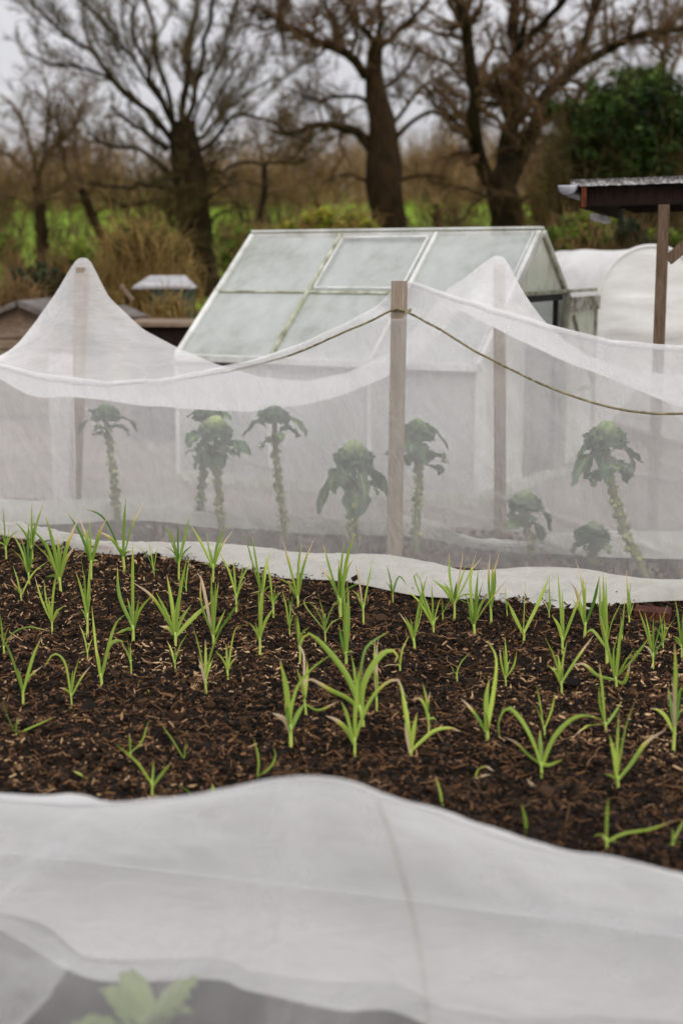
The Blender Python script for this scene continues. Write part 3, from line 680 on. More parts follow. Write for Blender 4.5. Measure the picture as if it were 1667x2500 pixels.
sprout('small leaning sprout plant in front of the rear post, big bowed leaf', (1222, 1278), [(1216, 1245), (1210, 1215)], (1206, 1165), .085, [([(1225, 1205), (1238, 1220), (1242, 1242)], .045), ([(1185, 1200), (1160, 1215)], .04)], .6, seed=7, knob=.010, n_leaf=5)
sprout('stunted sprout plant close to the soil between two larger ones', (1360, 1300), [(1360, 1280)], (1358, 1236), .085, [([(1385, 1240), (1394, 1250)], .04), ([(1335, 1245), (1325, 1256)], .04)], .4, seed=8, knob=.012, n_leaf=6)
sprout('tallest sprout plant with a leaning curved stalk and long hanging leaf', (1484, 1330), [(1440, 1235), (1412, 1150), (1398, 1080)], (1390, 1020), .105, [([(1355, 1045), (1335, 1070), (1315, 1118)], .05), ([(1425, 1030), (1452, 1045), (1474, 1065)], .04), ([(1350, 1030), (1325, 1050)], .045)], .65, seed=9, stalk_r=.018)

# ------------------------------------------------------------------ greenhouse
G = 2.1 / 1.9
gX, gY, gth, gw, gz, gd = 1.12554206 * G, 8.17529678 * G, .50032398, .86958792 * G, 1.36 + (1.56979479 - 1.36) * G, .72159238 * G
gL = 2.1; E1 = np.array([math.cos(gth), -math.sin(gth), 0]); E2 = np.array([-math.sin(gth), -math.cos(gth), 0]); UZ = np.array([0, 0, 1.0])
g0 = np.array([gX, gY, 0.0])
def GP(s, q, z):                   # s: 0..1 along the ridge (1 = nearer gable), q: metres from ridge line to the near eave, z
    return g0 - E1 * gL * (1 - s) + E2 * q + UZ * z
eave = gz - gd
gh = thing('greenhouse', 'small aluminium greenhouse with dusty glass and an open sliding door', 'greenhouse', tuple(GP(.5, 0, 0)))
def roofz(q): return gz - gd * abs(q) / gw
def bar_obj(name, p, q, w_, h_, mat='alu', up=UZ, parent=None):
    m = MB(); m.bar(p, q, w_, h_, up, .003); return m.build(name, M[mat], parent or gh)
m = MB(); m.bar(GP(-.005, .005, gz + .004), GP(1.005, .005, gz + .004), .06, .018, UZ, .004); m.bar(GP(0, .022, gz - .036), GP(1, .022, gz - .036), .022, .050, UZ, .004); m.bar(GP(0, -.022, gz - .036), GP(1, -.022, gz - .036), .022, .050, UZ, .004)
m.build('ridge_beam', M['alu'], gh)
for sgn in (1, -1):
    sl = np.array([E2[0] * gw * sgn, E2[1] * gw * sgn, -gd]); sl /= np.linalg.norm(sl); nrm = np.cross(E1, sl); nrm = nrm if nrm[2] > 0 else -nrm
    for i, s in enumerate((0, 1 / 3, 2 / 3, 1)):
        wbar = .034 if i in (0, 3) else .022
        bar_obj('roof_bar', GP(s, .03 * sgn, roofz(.03)) + nrm * .004, GP(s, gw * sgn, eave) + nrm * .004, wbar, .03, 'alu' if i != 1 else 'alu_green', nrm)
        if i == 3: bar_obj('bar_cap', GP(s - .012, .05 * sgn, roofz(.05)) + nrm * .024, GP(s - .012, gw * sgn, eave) + nrm * .024, .012, .012, 'alu', nrm)
    bar_obj('eave_rail', GP(0, gw * sgn, eave - .012), GP(1, gw * sgn, eave - .012), .04, .045, 'alu')
    bar_obj('eave_gutter', GP(0, (gw + .03) * sgn, eave - .045), GP(1, (gw + .03) * sgn, eave - .045), .03, .022, 'gap')
    for i in range(3):
        s0, s1 = i / 3 + .006, (i + 1) / 3 - .006; mid = .515 if i < 2 else None
        spans = [(.05, .5), (.5, 1.0)] if i < 2 else [(.05, 1.0)]
        for (f0, f1) in spans:
            q0, q1 = f0 * gw * sgn, f1 * gw * sgn
            V = [GP(s0, q0, roofz(q0)) - nrm * .002, GP(s1, q0, roofz(q0)) - nrm * .002, GP(s1, q1, roofz(q1)) - nrm * .002, GP(s0, q1, roofz(q1)) - nrm * .002]
            V = V + [v - nrm * .004 for v in V]
            mesh_np('roof_pane', V, [[0, 1, 2, 3], [7, 6, 5, 4], [0, 4, 5, 1], [1, 5, 6, 2], [2, 6, 7, 3], [3, 7, 4, 0]], M['glass'], gh, False)
        if i < 2:
            qm = .5 * gw * sgn
            bar_obj('pane_joint', GP(s0, qm, roofz(qm)) + nrm * .003, GP(s1, qm, roofz(qm)) + nrm * .003, .016 if i == 0 else .022, .014, 'alu_green', nrm)
            if i == 1 and sgn == 1:   # the hinged vent in the middle bay
                fr = MB()
                a_, b_, c_, d_ = GP(s0 + .012, .07, roofz(.07)) + nrm * .02, GP(s1 - .012, .07, roofz(.07)) + nrm * .02, GP(s1 - .012, qm - .02, roofz(qm - .02)) + nrm * .02, GP(s0 + .012, qm - .02, roofz(qm - .02)) + nrm * .02
                for p, q in ((a_, b_), (c_, d_)): fr.bar(p, q, .015, .010, nrm, .002)
                fr.bar(a_ - sl * 0 + sl * .014, d_ - sl * .014, .013, .010, nrm, .002); fr.bar(b_ + sl * .014, c_ - sl * .014, .013, .010, nrm, .002)
                fr.build('roof_vent', M['alu'], gh)
    # diagonal wind braces under the glass
    for i in (0, 1, 2):
        bar_obj('wind_brace', GP(i / 3 + .02, .08 * sgn, roofz(.08)) - nrm * .03, GP(i / 3 + .30, .95 * gw * sgn, roofz(.95 * gw)) - nrm * .03, .022, .006, 'alu', nrm)
    # side wall
    for i in range(4):
        bar_obj('wall_bar', GP(i / 3, gw * sgn, .03), GP(i / 3, gw * sgn, eave - .035), .026, .026, 'alu', E2 * sgn)
    for i in range(3):
        s0, s1 = i / 3 + .007, (i + 1) / 3 - .007
        V = [GP(s0, gw * sgn, .04), GP(s1, gw * sgn, .04), GP(s1, gw * sgn, eave - .04), GP(s0, gw * sgn, eave - .04)]; V = V + [v - E2 * sgn * .004 for v in V]
        mesh_np('wall_pane', V, [[0, 1, 2, 3], [7, 6, 5, 4], [0, 4, 5, 1], [1, 5, 6, 2], [2, 6, 7, 3], [3, 7, 4, 0]], M['glass'], gh, False)
    bar_obj('base_rail', GP(-.004, gw * sgn, .012), GP(1.004, gw * sgn, .012), .05, .06, 'alu_green')
def gable_pane(s, poly):
    V = [GP(s, q, z) for q, z in poly]; n = len(V); V = V + [v - E1 * .004 for v in V]
    mesh_np('gable_pane', V, [np.array([list(range(n))]), np.array([list(range(n, 2 * n))[::-1]])] + [np.array([[i, n + i, n + (i + 1) % n, (i + 1) % n] for i in range(n)])], M['glass_clear'], gh, False)
DR = .29; railz = eave + .40
qs_near = gw - .02
for s in (0, 1):
    zr_q = gw * (gz - railz) / gd - .03
    for sg in (1, -1): bar_obj('gable_bar', GP(s + .002, .02 * sg, gz - .04), GP(s + .002, (gw - .01) * sg, eave - .02), .03, .03, 'alu_green' if sg < 0 else 'alu', E1)
    gable_pane(s, [(-zr_q, railz + .012), (zr_q, railz + .012), (0.0, gz - .03)])
    gable_pane(s, [(DR + .02, .05), (gw - .03, .05), (gw - .03, eave), (zr_q + .02, railz - .02), (DR + .02, railz - .02)])
    gable_pane(s, [(-DR - .02, .05), (-gw + .03, .05), (-gw + .03, eave), (-zr_q - .02, railz - .02), (-DR - .02, railz - .02)])
    bar_obj('gable_base', GP(s, gw - .03, .012), GP(s, -gw + .03, .012), .05, .06, 'alu_green')
    for sg in (1, -1): bar_obj('door_jamb', GP(s, DR * sg, .045), GP(s, DR * sg, railz - .02), .03, .03, 'gap' if sg < 0 else 'alu', E1)
gable_pane(0, [(-DR + .02, .05), (DR - .02, .05), (DR - .02, railz - .02), (-DR + .02, railz - .02)])
bar_obj('gable_rail', GP(0, .5, railz), GP(0, -.5, railz), .03, .04, 'alu')
# rail and slid-open door
rl = MB(); rl.bar(GP(1, .42, railz) + E1 * .03, GP(1, -.98, railz + .01) + E1 * .03, .03, .022, UZ, .003); rl.build('door_rail', M['alu_green'], gh)
rl = MB(); rl.bar(GP(1, .40, railz - .035) + E1 * .02, GP(1, -.34, railz - .03) + E1 * .02, .02, .04, UZ, .003); rl.build('door_track', M['gap'], gh)
dr = thing('sliding_door', '', '', tuple(GP(1, -.64, 0) + E1 * .05)); del dr['label'], dr['category']; dr.parent = gh
dr.location = Vector(GP(1, -.64, 0) + E1 * .05) - Vector(gh.location)
dm = MB(); qa, qb = -.36, -.93; ztop = railz - .03
o_ = E1 * .05
dm.bar(GP(1, qa, .06) + o_, GP(1, qa, ztop) + o_, .035, .03, E1, .003); dm.bar(GP(1, qb, .06) + o_, GP(1, qb, ztop) + o_, .035, .03, E1, .003)
dm.bar(GP(1, qa - .02, .08) + o_, GP(1, qb + .02, .08) + o_, .03, .04, UZ, .003); dm.bar(GP(1, qa - .02, .55) + o_, GP(1, qb + .02, .55) + o_, .028, .03, UZ, .003)
dm.bar(GP(1, qa - .12, ztop - .13) + o_, GP(1, qb + .05, .60) + o_, .024, .03, E1, .003)
dm.build('door_frame', M['alu_green'], dr)
hp = MB(); hp.bar(GP(1, qa, ztop - .05) + o_ * 1.5, GP(1, qb, ztop - .045) + o_ * 1.5, .02, .095, UZ, .003); hp.build('hanger_plate', simple('mouldy_plate', [(.35, lin((96, 90, 72))), (.5, lin((150, 146, 130))), (.65, lin((196, 194, 186)))], 16, .9, bump=.3), dr)
V = [GP(1, qa - .02, .1) + o_, GP(1, qb + .02, .1) + o_, GP(1, qb + .02, ztop - .1) + o_, GP(1, qa - .02, ztop - .1) + o_]; V = V + [v - E1 * .004 for v in V]
mesh_np('door_pane', V, [[0, 1, 2, 3], [7, 6, 5, 4], [0, 4, 5, 1], [1, 5, 6, 2], [2, 6, 7, 3], [3, 7, 4, 0]], M['glass_clear'], dr, False)

# ------------------------------------------------------------------ polytunnel
TY = 10.8
tunnel = thing('polytunnel', 'white plastic polytunnel with a rounded closed end beside the greenhouse', 'polytunnel', (on_y(*D(1492, 600), TY)[0], TY, 0))
tx = on_y(*D(1494, 600), TY)[0]; topz = on_y(*D(1494, 567), TY)[2]; hw = tx - on_y(*D(1364, 790), TY)[0]
def arch(n=41):
    th = np.linspace(0, math.pi, n); x = -np.cos(th); z = np.sin(th)
    r = np.sign(x) * np.abs(x) ** .95; zz = z ** .85
    pts = np.stack([r * hw, .62 * topz + zz * .38 * topz], -1)
    return np.vstack([[[-hw * 1.02, 0.0]], pts, [[hw * 1.02, 0.0]]])
ar = arch(); n = len(ar)
ys = np.linspace(0, 6, 37); ddx = -.16
V = np.zeros((len(ys), n, 3)); V[..., 0] = tx + ar[None, :, 0] + ddx * ys[:, None]; V[..., 1] = TY + ys[:, None]; V[..., 2] = ar[None, :, 1] * (1 - .012 * np.abs(np.sin(ys * 2.1)))[:, None]
mesh_np('cover', V, grid_faces(len(ys), n), M['plastic'], tunnel)
# end sheet with slack folds
rad = np.linspace(0, 1, 24); cz = .55
V = np.zeros((24, n, 3)); V[..., 0] = tx + ar[None, :, 0] * rad[:, None]; V[..., 2] = cz + (ar[None, :, 1] - cz) * rad[:, None]
V[..., 1] = TY - .01 - .03 * (1 - rad[:, None]) - .02 * (1 - rad[:, None] ** 4) * fbm(V[..., 0] * 1.5, V[..., 2] * 9, 3, 99) * 2
V[..., 2] = np.maximum(V[..., 2], 0)
mesh_np('end_sheet', V, grid_faces(24, n)[:, ::-1], M['plastic'], tunnel)
hp = np.stack([tx + ar[:, 0] * 1.01, np.full(n, TY - .015), ar[:, 1] * 1.005], -1)
tube_obj('end_hoop', hp, [.013], M['plastic'], tunnel, 8)
for k in (2.0, 4.0):
    hp2 = np.stack([tx + ar[:, 0] * .99 + ddx * k, np.full(n, TY + k), ar[:, 1] * .985], -1); tube_obj('hoop', hp2, [.016], M['alu'], tunnel, 6)

# ------------------------------------------------------------------ open shed with corrugated roof
SY = 7.55
s0 = on_y(*D(1310, 418), SY); sz = s0[2]; S0 = np.array([s0[0], s0[1], 0])
D3 = np.array([DV[0], DV[1], 0]); N3 = np.array([math.sin(R(17)), math.cos(R(17)), 0])
def SP(a, b, z): return S0 + D3 * a + N3 * b + UZ * z
shed = thing('open_shed', 'open wooden shelter with a grey corrugated roof and gutter', 'shelter', tuple(SP(.6, .8, 0)))
na, nb = 130, 12; av = np.linspace(0, 1.5, na); bv = np.linspace(-.03, 1.9, nb)
A_, B_ = np.meshgrid(av, bv, indexing='ij')
def rz(a): return sz + .012 * a
Zt = rz(A_) + .012 + .0012 * np.sin(A_ * 95) + .003 * vnoise(A_ * 9, B_ * 4, 3)
top = S0 + D3 * A_[..., None] + N3 * B_[..., None] + UZ * Zt[..., None]
bot = top - UZ * .036
V = np.vstack([top.reshape(-1, 3), bot.reshape(-1, 3)]); F = grid_faces(na, nb); nn = na * nb
edge = [[i * nb, (i + 1) * nb, nn + (i + 1) * nb, nn + i * nb] for i in range(na - 1)] + [[(i + 1) * nb - 1, nn + (i + 1) * nb - 1, nn + (i + 2) * nb - 1, (i + 2) * nb - 1] for i in range(na - 1)] + [[j, nn + j, nn + j + 1, j + 1] for j in range(nb - 1)]
mesh_np('roof_sheet', V, [F[:, ::-1], F + nn, np.array(edge)], M['roof_felt'], shed)
m = MB()
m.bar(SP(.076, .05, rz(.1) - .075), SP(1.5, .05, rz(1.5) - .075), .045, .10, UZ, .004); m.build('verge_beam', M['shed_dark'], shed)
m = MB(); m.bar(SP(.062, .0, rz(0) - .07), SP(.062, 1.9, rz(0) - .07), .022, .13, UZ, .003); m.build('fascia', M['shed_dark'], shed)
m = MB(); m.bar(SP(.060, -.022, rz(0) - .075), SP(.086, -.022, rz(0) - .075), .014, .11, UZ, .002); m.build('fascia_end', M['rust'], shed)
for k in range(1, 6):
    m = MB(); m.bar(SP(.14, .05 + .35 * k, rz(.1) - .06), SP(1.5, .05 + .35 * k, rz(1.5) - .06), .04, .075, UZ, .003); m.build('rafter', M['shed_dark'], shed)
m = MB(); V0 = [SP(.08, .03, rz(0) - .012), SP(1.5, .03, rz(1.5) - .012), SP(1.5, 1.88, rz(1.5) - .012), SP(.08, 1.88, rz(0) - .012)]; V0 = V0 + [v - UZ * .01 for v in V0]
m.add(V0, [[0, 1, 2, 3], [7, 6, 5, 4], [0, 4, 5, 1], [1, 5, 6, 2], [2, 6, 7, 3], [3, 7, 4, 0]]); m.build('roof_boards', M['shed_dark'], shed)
# half round gutter
def gutter(name, b0, b1, r, mat, thick):
    th = np.linspace(math.pi, 2 * math.pi, 17); c = -.008
    ro = np.stack([c + r * np.cos(th), -.018 + r * np.sin(th)], -1); ri = np.stack([c + (r - thick) * np.cos(th), -.018 + (r - thick) * np.sin(th)], -1)
    pr = np.vstack([ro, ri[::-1]]); n = len(pr); V = []
    for b in (b0, b1): V += [SP(p[0], b, rz(0) + p[1]) for p in pr]
    F = [[i, (i + 1) % n, n + (i + 1) % n, n + i] for i in range(n)]
    caps = [[i, i + 1, n - 2 - i, n - 1 - i] for i in range(16)]
    F += caps + [[n + i for i in q][::-1] for q in caps]
    return mesh_np(name, V, F, M[mat], shed)
gutter('gutter', -.06, 1.9, .056, 'black_gutter', .004)
th = np.linspace(math.pi, 2 * math.pi, 17); V = [SP(-.008 + .0515 * math.cos(q), -.055, rz(0) - .018 + .0515 * math.sin(q)) for q in th]
V += [v + N3 * .004 for v in V]; nV = 17
mesh_np('gutter_stop_end', V, [np.array([list(range(17))]), np.array([list(range(17, 34))[::-1]]), np.array([[i, 17 + i, 17 + (i + 1) % 17, (i + 1) % 17] for i in range(17)])], M['grey_gutter'], shed)
for b in (.62, 1.0):
    m = MB(); m.bar(SP(.05, b, rz(0) - .155), SP(.05, b + .2, rz(0) - .165), .05, .03, UZ, .004); m.build('gutter_clip', M['grey_gutter'], shed)
pp = on_z(*D(1508, 1213)); pa = (pp - S0) @ D3
px = on_y(*D(1509, 800), SY - .17)
def shpost(p, w_=.056, mat='shed_wood'):
    m = MB(); m.box((p[0], p[1], (rz(.5) - .125) / 2), D3 * w_ / 2, N3 * w_ / 2, UZ * (rz(.5) - .125) / 2, None, .004); return m.build('post', M[mat], shed)
a_post = ((np.array([px[0], px[1], 0]) - S0) @ D3)
PB = SP(a_post, .05, 0); shpost(PB)
m = MB(); b0 = SP(a_post + .03, .05, on_y(*D(1525, 598), SY)[2] ); m.bar(b0, b0 + D3 * .34 + UZ * .30, .045, .055, UZ, .003); m.build('brace', M['shed_wood'], shed)
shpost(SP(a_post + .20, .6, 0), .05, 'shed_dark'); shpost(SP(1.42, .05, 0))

# ------------------------------------------------------------------ low huts, bin and cold frame on the far plots
def hut():
    Y = 13.0
    a = on_y(*D(46, 690), Y); z = a[2]; o = thing('timber_hutch', 'low grey roofed timber hutch with pale plank front behind the netting', 'hutch', (a[0], Y, 0))
    def P(x, y, zz): return np.array([a[0] + x, Y + y, zz])
    zb_ = z - .26
    m = MB(); m.add([P(-.34, 0, 0), P(.62, 0, 0), P(.62, 0, zb_), P(0, 0, z - .03), P(-.34, 0, zb_ + .08)], [[0, 1, 2, 3, 4]])
    m.add([P(-.34, 1.2, 0), P(.62, 1.2, 0), P(.62, 1.2, zb_), P(0, 1.2, z - .03), P(-.34, 1.2, zb_ + .08)], [[4, 3, 2, 1, 0]])
    m.add([P(-.34, 0, 0), P(-.34, 1.2, 0), P(-.34, 1.2, zb_ + .08), P(-.34, 0, zb_ + .08)], [[0, 1, 2, 3]]); m.add([P(.62, 0, 0), P(.62, 1.2, 0), P(.62, 1.2, zb_), P(.62, 0, zb_)], [[3, 2, 1, 0]])
    for k in range(8): m.bar(P(-.33, -.012, .06 + k * .1), P(.61, -.012, .06 + k * .1), .02, .085, UZ, .004)
    m.build('plank_walls', M['board'], o)
    for sg, xe, ze in ((1, .80, z - .33), (-1, -.46, z - .19)):
        m = MB(); p, q = P(0.01 * sg, -.12, z), P(xe, -.12, ze); d = q - p
        V = [p, q, q + [0, 1.45, 0], p + [0, 1.45, 0]]; V = V + [v - UZ * .05 for v in V]
        m.add(V, [[0, 1, 2, 3], [7, 6, 5, 4], [0, 4, 5, 1], [1, 5, 6, 2], [2, 6, 7, 3], [3, 7, 4, 0]]); m.build('roof_slope', M['felt_dark'], o)
hut()
def lidbin():
    Y = 14.0; c = on_y(*D(390, 690), Y); top = on_y(*D(390, 664), Y)[2]; x0, x1 = on_y(*D(344, 690), Y)[0], on_y(*D(436, 690), Y)[0]
    o = thing('storage_bin', 'dark green box bin with a pale sloping lid below the trees', 'bin', ((x0 + x1) / 2, Y, 0))
    cx, hx = (x0 + x1) / 2, (x1 - x0) / 2
    m = MB(); m.box((cx, Y + .28, top / 2), (hx, 0, 0), (0, .28, 0), (0, 0, top / 2), None, .02); m.build('box_body', M['bin_green'], o)
    m = MB(); ty = .12
    V = [(cx - hx - .17, Y - .03, top + .004), (cx + hx + .02, Y - .03, top + .004), (cx + hx + .02, Y + .6, top + .01), (cx - hx - .17, Y + .6, top + .01),
         (cx - hx - .15, Y - .03, top + .03), (cx + hx + .01, Y - .03, top + .03), (cx + hx * .55, Y + .45, top + .13), (cx - hx - .05, Y + .45, top + .13)]
    m.add(V, [[3, 2, 1, 0], [4, 5, 6, 7], [0, 1, 5, 4], [1, 2, 6, 5], [2, 3, 7, 6], [3, 0, 4, 7]]); m.build('lid', M['lid'], o)
lidbin()
def frame_board():
    Y = 11.3; x0, x1 = on_y(*D(285, 735), Y)[0], on_y(*D(470, 735), Y)[0]; z = on_y(*D(400, 742), Y)[2]
    o = thing('cold_frame', 'low flat cold frame with pale board top and dark sides', 'cold frame', ((x0 + x1) / 2, Y, 0))
    m = MB(); cx, hx = (x0 + x1) / 2, (x1 - x0) / 2
    m.box((cx, Y + .45, z - .012), (hx, -.04, 0), (0, .5, 0), (0, 0, .014), None, .005); m.build('board_top', M['board'], o)
    m = MB(); m.box((cx, Y + .45, z / 2 - .02), (hx - .03, -.04, 0), (0, .44, 0), (0, 0, z / 2 - .012), None, .01); m.build('dark_sides', M['shed_dark'], o)
frame_board()
def plank():
    Y = 13.5; m = MB(); m.bar(on_y(*D(262, 705), Y), on_y(*D(318, 730), Y - .8), .24, .03, UZ, .004)
    o = m.build('grey_board', M['felt_dark']); tag(o, 'sloping grey board resting between the pointed peak and the green bin', 'board')
    m = MB(); m.bar(on_y(*D(278, 655), Y - .3), on_y(*D(306, 690), Y - .3), .09, .03, UZ, .004)
    o = m.build('leaning_plank', M['board']); tag(o, 'short pale plank leaning behind the sloping grey board', 'plank')
plank()

# ------------------------------------------------------------------ low net in the foreground
def low_net():
    crest_px = [(-900, 1848), (-420, 1850), (-280, 1840), (-140, 1842), (-60, 1838), (0, 1841), (80, 1846), (150, 1851), (230, 1851), (300, 1846), (380, 1838), (450, 1829), (520, 1815), (580, 1801), (640, 1792), (700, 1789), (780, 1796), (830, 1812), (870, 1829), (930, 1849), (1000, 1868), (1060, 1892), (1120, 1915), (1190, 1937), (1250, 1953), (1320, 1967), (1400, 1976), (1480, 1996), (1568, 2026), (1640, 2060), (1720, 2085), (2100, 2120), (2500, 2160)]
    cr = []
    for x, y in crest_px:
        cr.append(on_y(*D(x, y), 2.66 - .36 * (x / 1568)))
    n = 300; cr = resample(np.array(cr), n); s = np.linspace(0, 1, n)
    o = thing('low_net_tunnel', 'low blurred white net tunnel nearest the viewer over young plants', 'netting', (0, 2.0, 0))
    FD = np.array([-.2, -1.0, 0]); FD /= np.linalg.norm(FD)
    # front side: falls towards the viewer
    nv = 60; t = np.linspace(0, 1, nv)
    V = np.zeros((n, nv, 3)); run = .95
    prof = .10 * t + .90 * t ** 1.35
    V[:] = cr[:, None] + FD[None, None] * (run * t)[None, :, None]
    V[..., 2] = cr[:, None, 2] * (1 - prof)[None] + .0
    S_, T_ = np.meshgrid(s * 7, t, indexing='ij'); en = np.minimum(1, T_ * 7)
    V[..., 2] += en * (.036 * fbm(S_ * 1.6 + T_, T_ * 2.5, 3, 111) + .016 * fbm(S_ * 5 + T_ * 2, T_ * 4, 3, 112))
    V[..., 2] = np.maximum(V[..., 2], .004)
    sheet('front_side', V, M['net_low'], o)
    surf = V
    # back side and its skirt, with a wavy inner hem
    t = np.linspace(0, 1, nv); back = -FD
    V = np.zeros((n, nv, 3)); V[:] = cr[:, None] + back[None, None] * (.42 * t ** .8)[None, :, None]
    V[..., 2] = cr[:, None, 2] * (1 - t ** 1.2)[None] + .004
    V[..., 2] += np.minimum(1, T_ * 7) * np.minimum(1, (1 - T_) * 7) * (.025 * fbm(S_ * 1.6, T_ * 2, 3, 121) + .010 * fbm(S_ * 6, T_ * 3, 3, 122)); V[..., 2] = np.maximum(V[..., 2], .004)
    sheet('back_side', V, M['net_low_back'], o)
    hem = [(-900, 1960), (-420, 1990), (-140, 2070), (0, 2135), (80, 2175), (150, 2222), (230, 2249), (330, 2252), (440, 2248), (515, 2252), (560, 2272), (640, 2290), (720, 2308), (800, 2322), (880, 2318), (940, 2335), (1000, 2362), (1100, 2375), (1250, 2390), (1400, 2400), (1568, 2420), (1700, 2440), (2500, 2540)]
    hm = resample(np.array([on_z(*D(x, y), .012) for x, y in hem]), n)
    bk = V[:, -1].copy()
    t2 = np.linspace(0, 1, 24); W = bk[:, None] * (1 - t2)[None, :, None] + hm[:, None] * t2[None, :, None]
    S2, T2 = np.meshgrid(s * 7, t2, indexing='ij')
    for lay in range(2):
        W2 = W.copy(); W2[..., 2] = .008 + lay * .012 + (.03 * (fbm(S2 * 2.2, T2 * 2, 3, 131 + lay) + .4)) * np.sin(math.pi * T2 * .96)
        if lay: W2[..., :2] += (FD[:2] * -.045)[None, None] * (T2 * (1 + 2 * np.abs(fbm(S2 * 1.5, T2 * 0, 2, 140))))[..., None]
        sheet('inner_hem', W2, M['net_low_back'], o)
    e0 = resample(np.array([on_z(*D(x, y), .02) for x, y in [(-420, 2010), (-100, 2100), (0, 2140), (90, 2190), (168, 2232)]]), 30)
    e1 = resample(np.array([on_z(*D(x, y), .02) for x, y in [(-420, 2460), (-200, 2450), (-60, 2440), (20, 2400), (60, 2360)]]), 30)
    t3 = np.linspace(0, 1, 24); Q = e0[:, None] * (1 - t3)[None, :, None] + e1[:, None] * t3[None, :, None]; S3, T3 = np.meshgrid(np.linspace(0, 1, 30), t3, indexing='ij')
    Q[..., 2] += .03 * np.abs(fbm(S3 * 5, T3 * 2, 3, 150)); sheet('corner_fold', Q, M['net_low'], o)
    # cord lying on the net
    pts = []
    for x, y in [(868, 1838), (900, 1925), (925, 2010), (950, 2110), (968, 2220), (982, 2345), (988, 2400)]:
        d = ray(*D(x, y)); best = None
        P = O[None] + d[None] * np.linspace(1.2, 3.2, 900)[:, None]
        fl = surf.reshape(-1, 3); dd = np.array([np.min(np.sum((fl - p) ** 2, 1)) for p in P[::6]]); k = dd.argmin() * 6
        pts.append(P[k] - d / np.linalg.norm(d) * .015)
    c = tube_obj('tie_cord', np.array(pts), [.0009], M['cord'], None, 6, 60)
    tag(c, 'thin dark cord running down over the blurred foreground net', 'cord')
low_net()
def tunnel_soil():
    xs = np.linspace(-2.2, 2.2, 150); t = np.linspace(0, 1, 60); Y = .9 + (bed_near(xs)[:, None] + .05 - .9) * t[None]; X = np.repeat(xs[:, None], 60, 1)
    structure(mesh_np('soil', np.stack([X, Y, .004 * fbm(X * 9, Y * 9, 3, 15) - .006], -1), grid_faces(150, 60)[:, ::-1], M['soil']))
tunnel_soil()
def young(label, x, y, size, seed, n=7):
    r = np.random.default_rng(seed); b = on_z(*D(x, y)); o = thing('young_cabbage', label, 'cabbage plant', tuple(b), 'young plants under the low net')
    for i in range(n):
        a = i * 2.4 + r.uniform(-.3, .3); e = r.uniform(.5, 1.1); dv = np.array([math.cos(a) * math.cos(e), math.sin(a) * math.cos(e), math.sin(e)]); L = size * r.uniform(.8, 1.15)
        pp = [b + UZ * .01, b + dv * L * .5, b + dv * L * .9 + UZ * .0, b + dv * L * 1.1 + np.array([dv[0], dv[1], -.4]) * L * .2]
        v, f, tn = blade(pp, size * .26, cup=.25, tone=.4 + .4 * r.random(), seed=seed + i, petiole=.12)
        mesh_np('leaf', v, f, M['young_leaf'], o, True, {'tone': tn})
young('pale green young plant in the dark gap below the net hem', 345, 2392, .115, 41)
# ------------------------------------------------------------------ garlic plants
CROP = {'A': (0, 1200, .5421), 'B': (820, 1250, .5402), 'C': (0, 1550, .5421), 'D': (820, 1550, .5402), 'E': (640, 1500, .2934), 'S': (0, 0, K)}
GG = 'young garlic plants in the mulched bed'
def px(cr, q): x0, y0, s = CROP[cr]; return x0 + q[0] * s, y0 + q[1] * s
def strap(path, w0, seed, yaw):
    r = np.random.default_rng(seed); n = 15
    P = resample(path, n); T = np.gradient(P, axis=0); T /= np.linalg.norm(T, axis=1, keepdims=True)
    vd = np.array([math.sin(yaw), math.cos(yaw), .15]); S = np.cross(T, vd); S /= np.linalg.norm(S, axis=1, keepdims=True) + 1e-9
    tw = np.linspace(0, r.normal(0, .5), n)[:, None]; N_ = np.cross(S, T)
    S = S * np.cos(tw) + N_ * np.sin(tw); N_ = np.cross(S, T)
    s = np.linspace(0, 1, n); w = w0 * (.75 + .35 * np.sin(math.pi * np.clip(s * 1.15, 0, 1)) ** .8) * np.clip((1 - s) * 3.2, .06, 1) ** .65 / 2
    fold = .45
    V = np.stack([P - S * w[:, None] + N_ * (w * fold)[:, None], P - S * (w * .5)[:, None] + N_ * (w * fold * .3)[:, None], P, P + S * (w * .5)[:, None] + N_ * (w * fold * .3)[:, None], P + S * w[:, None] + N_ * (w * fold)[:, None]], 1)
    return V.reshape(-1, 3), grid_faces(n, 5), np.repeat(s, 5)
NPL = 0
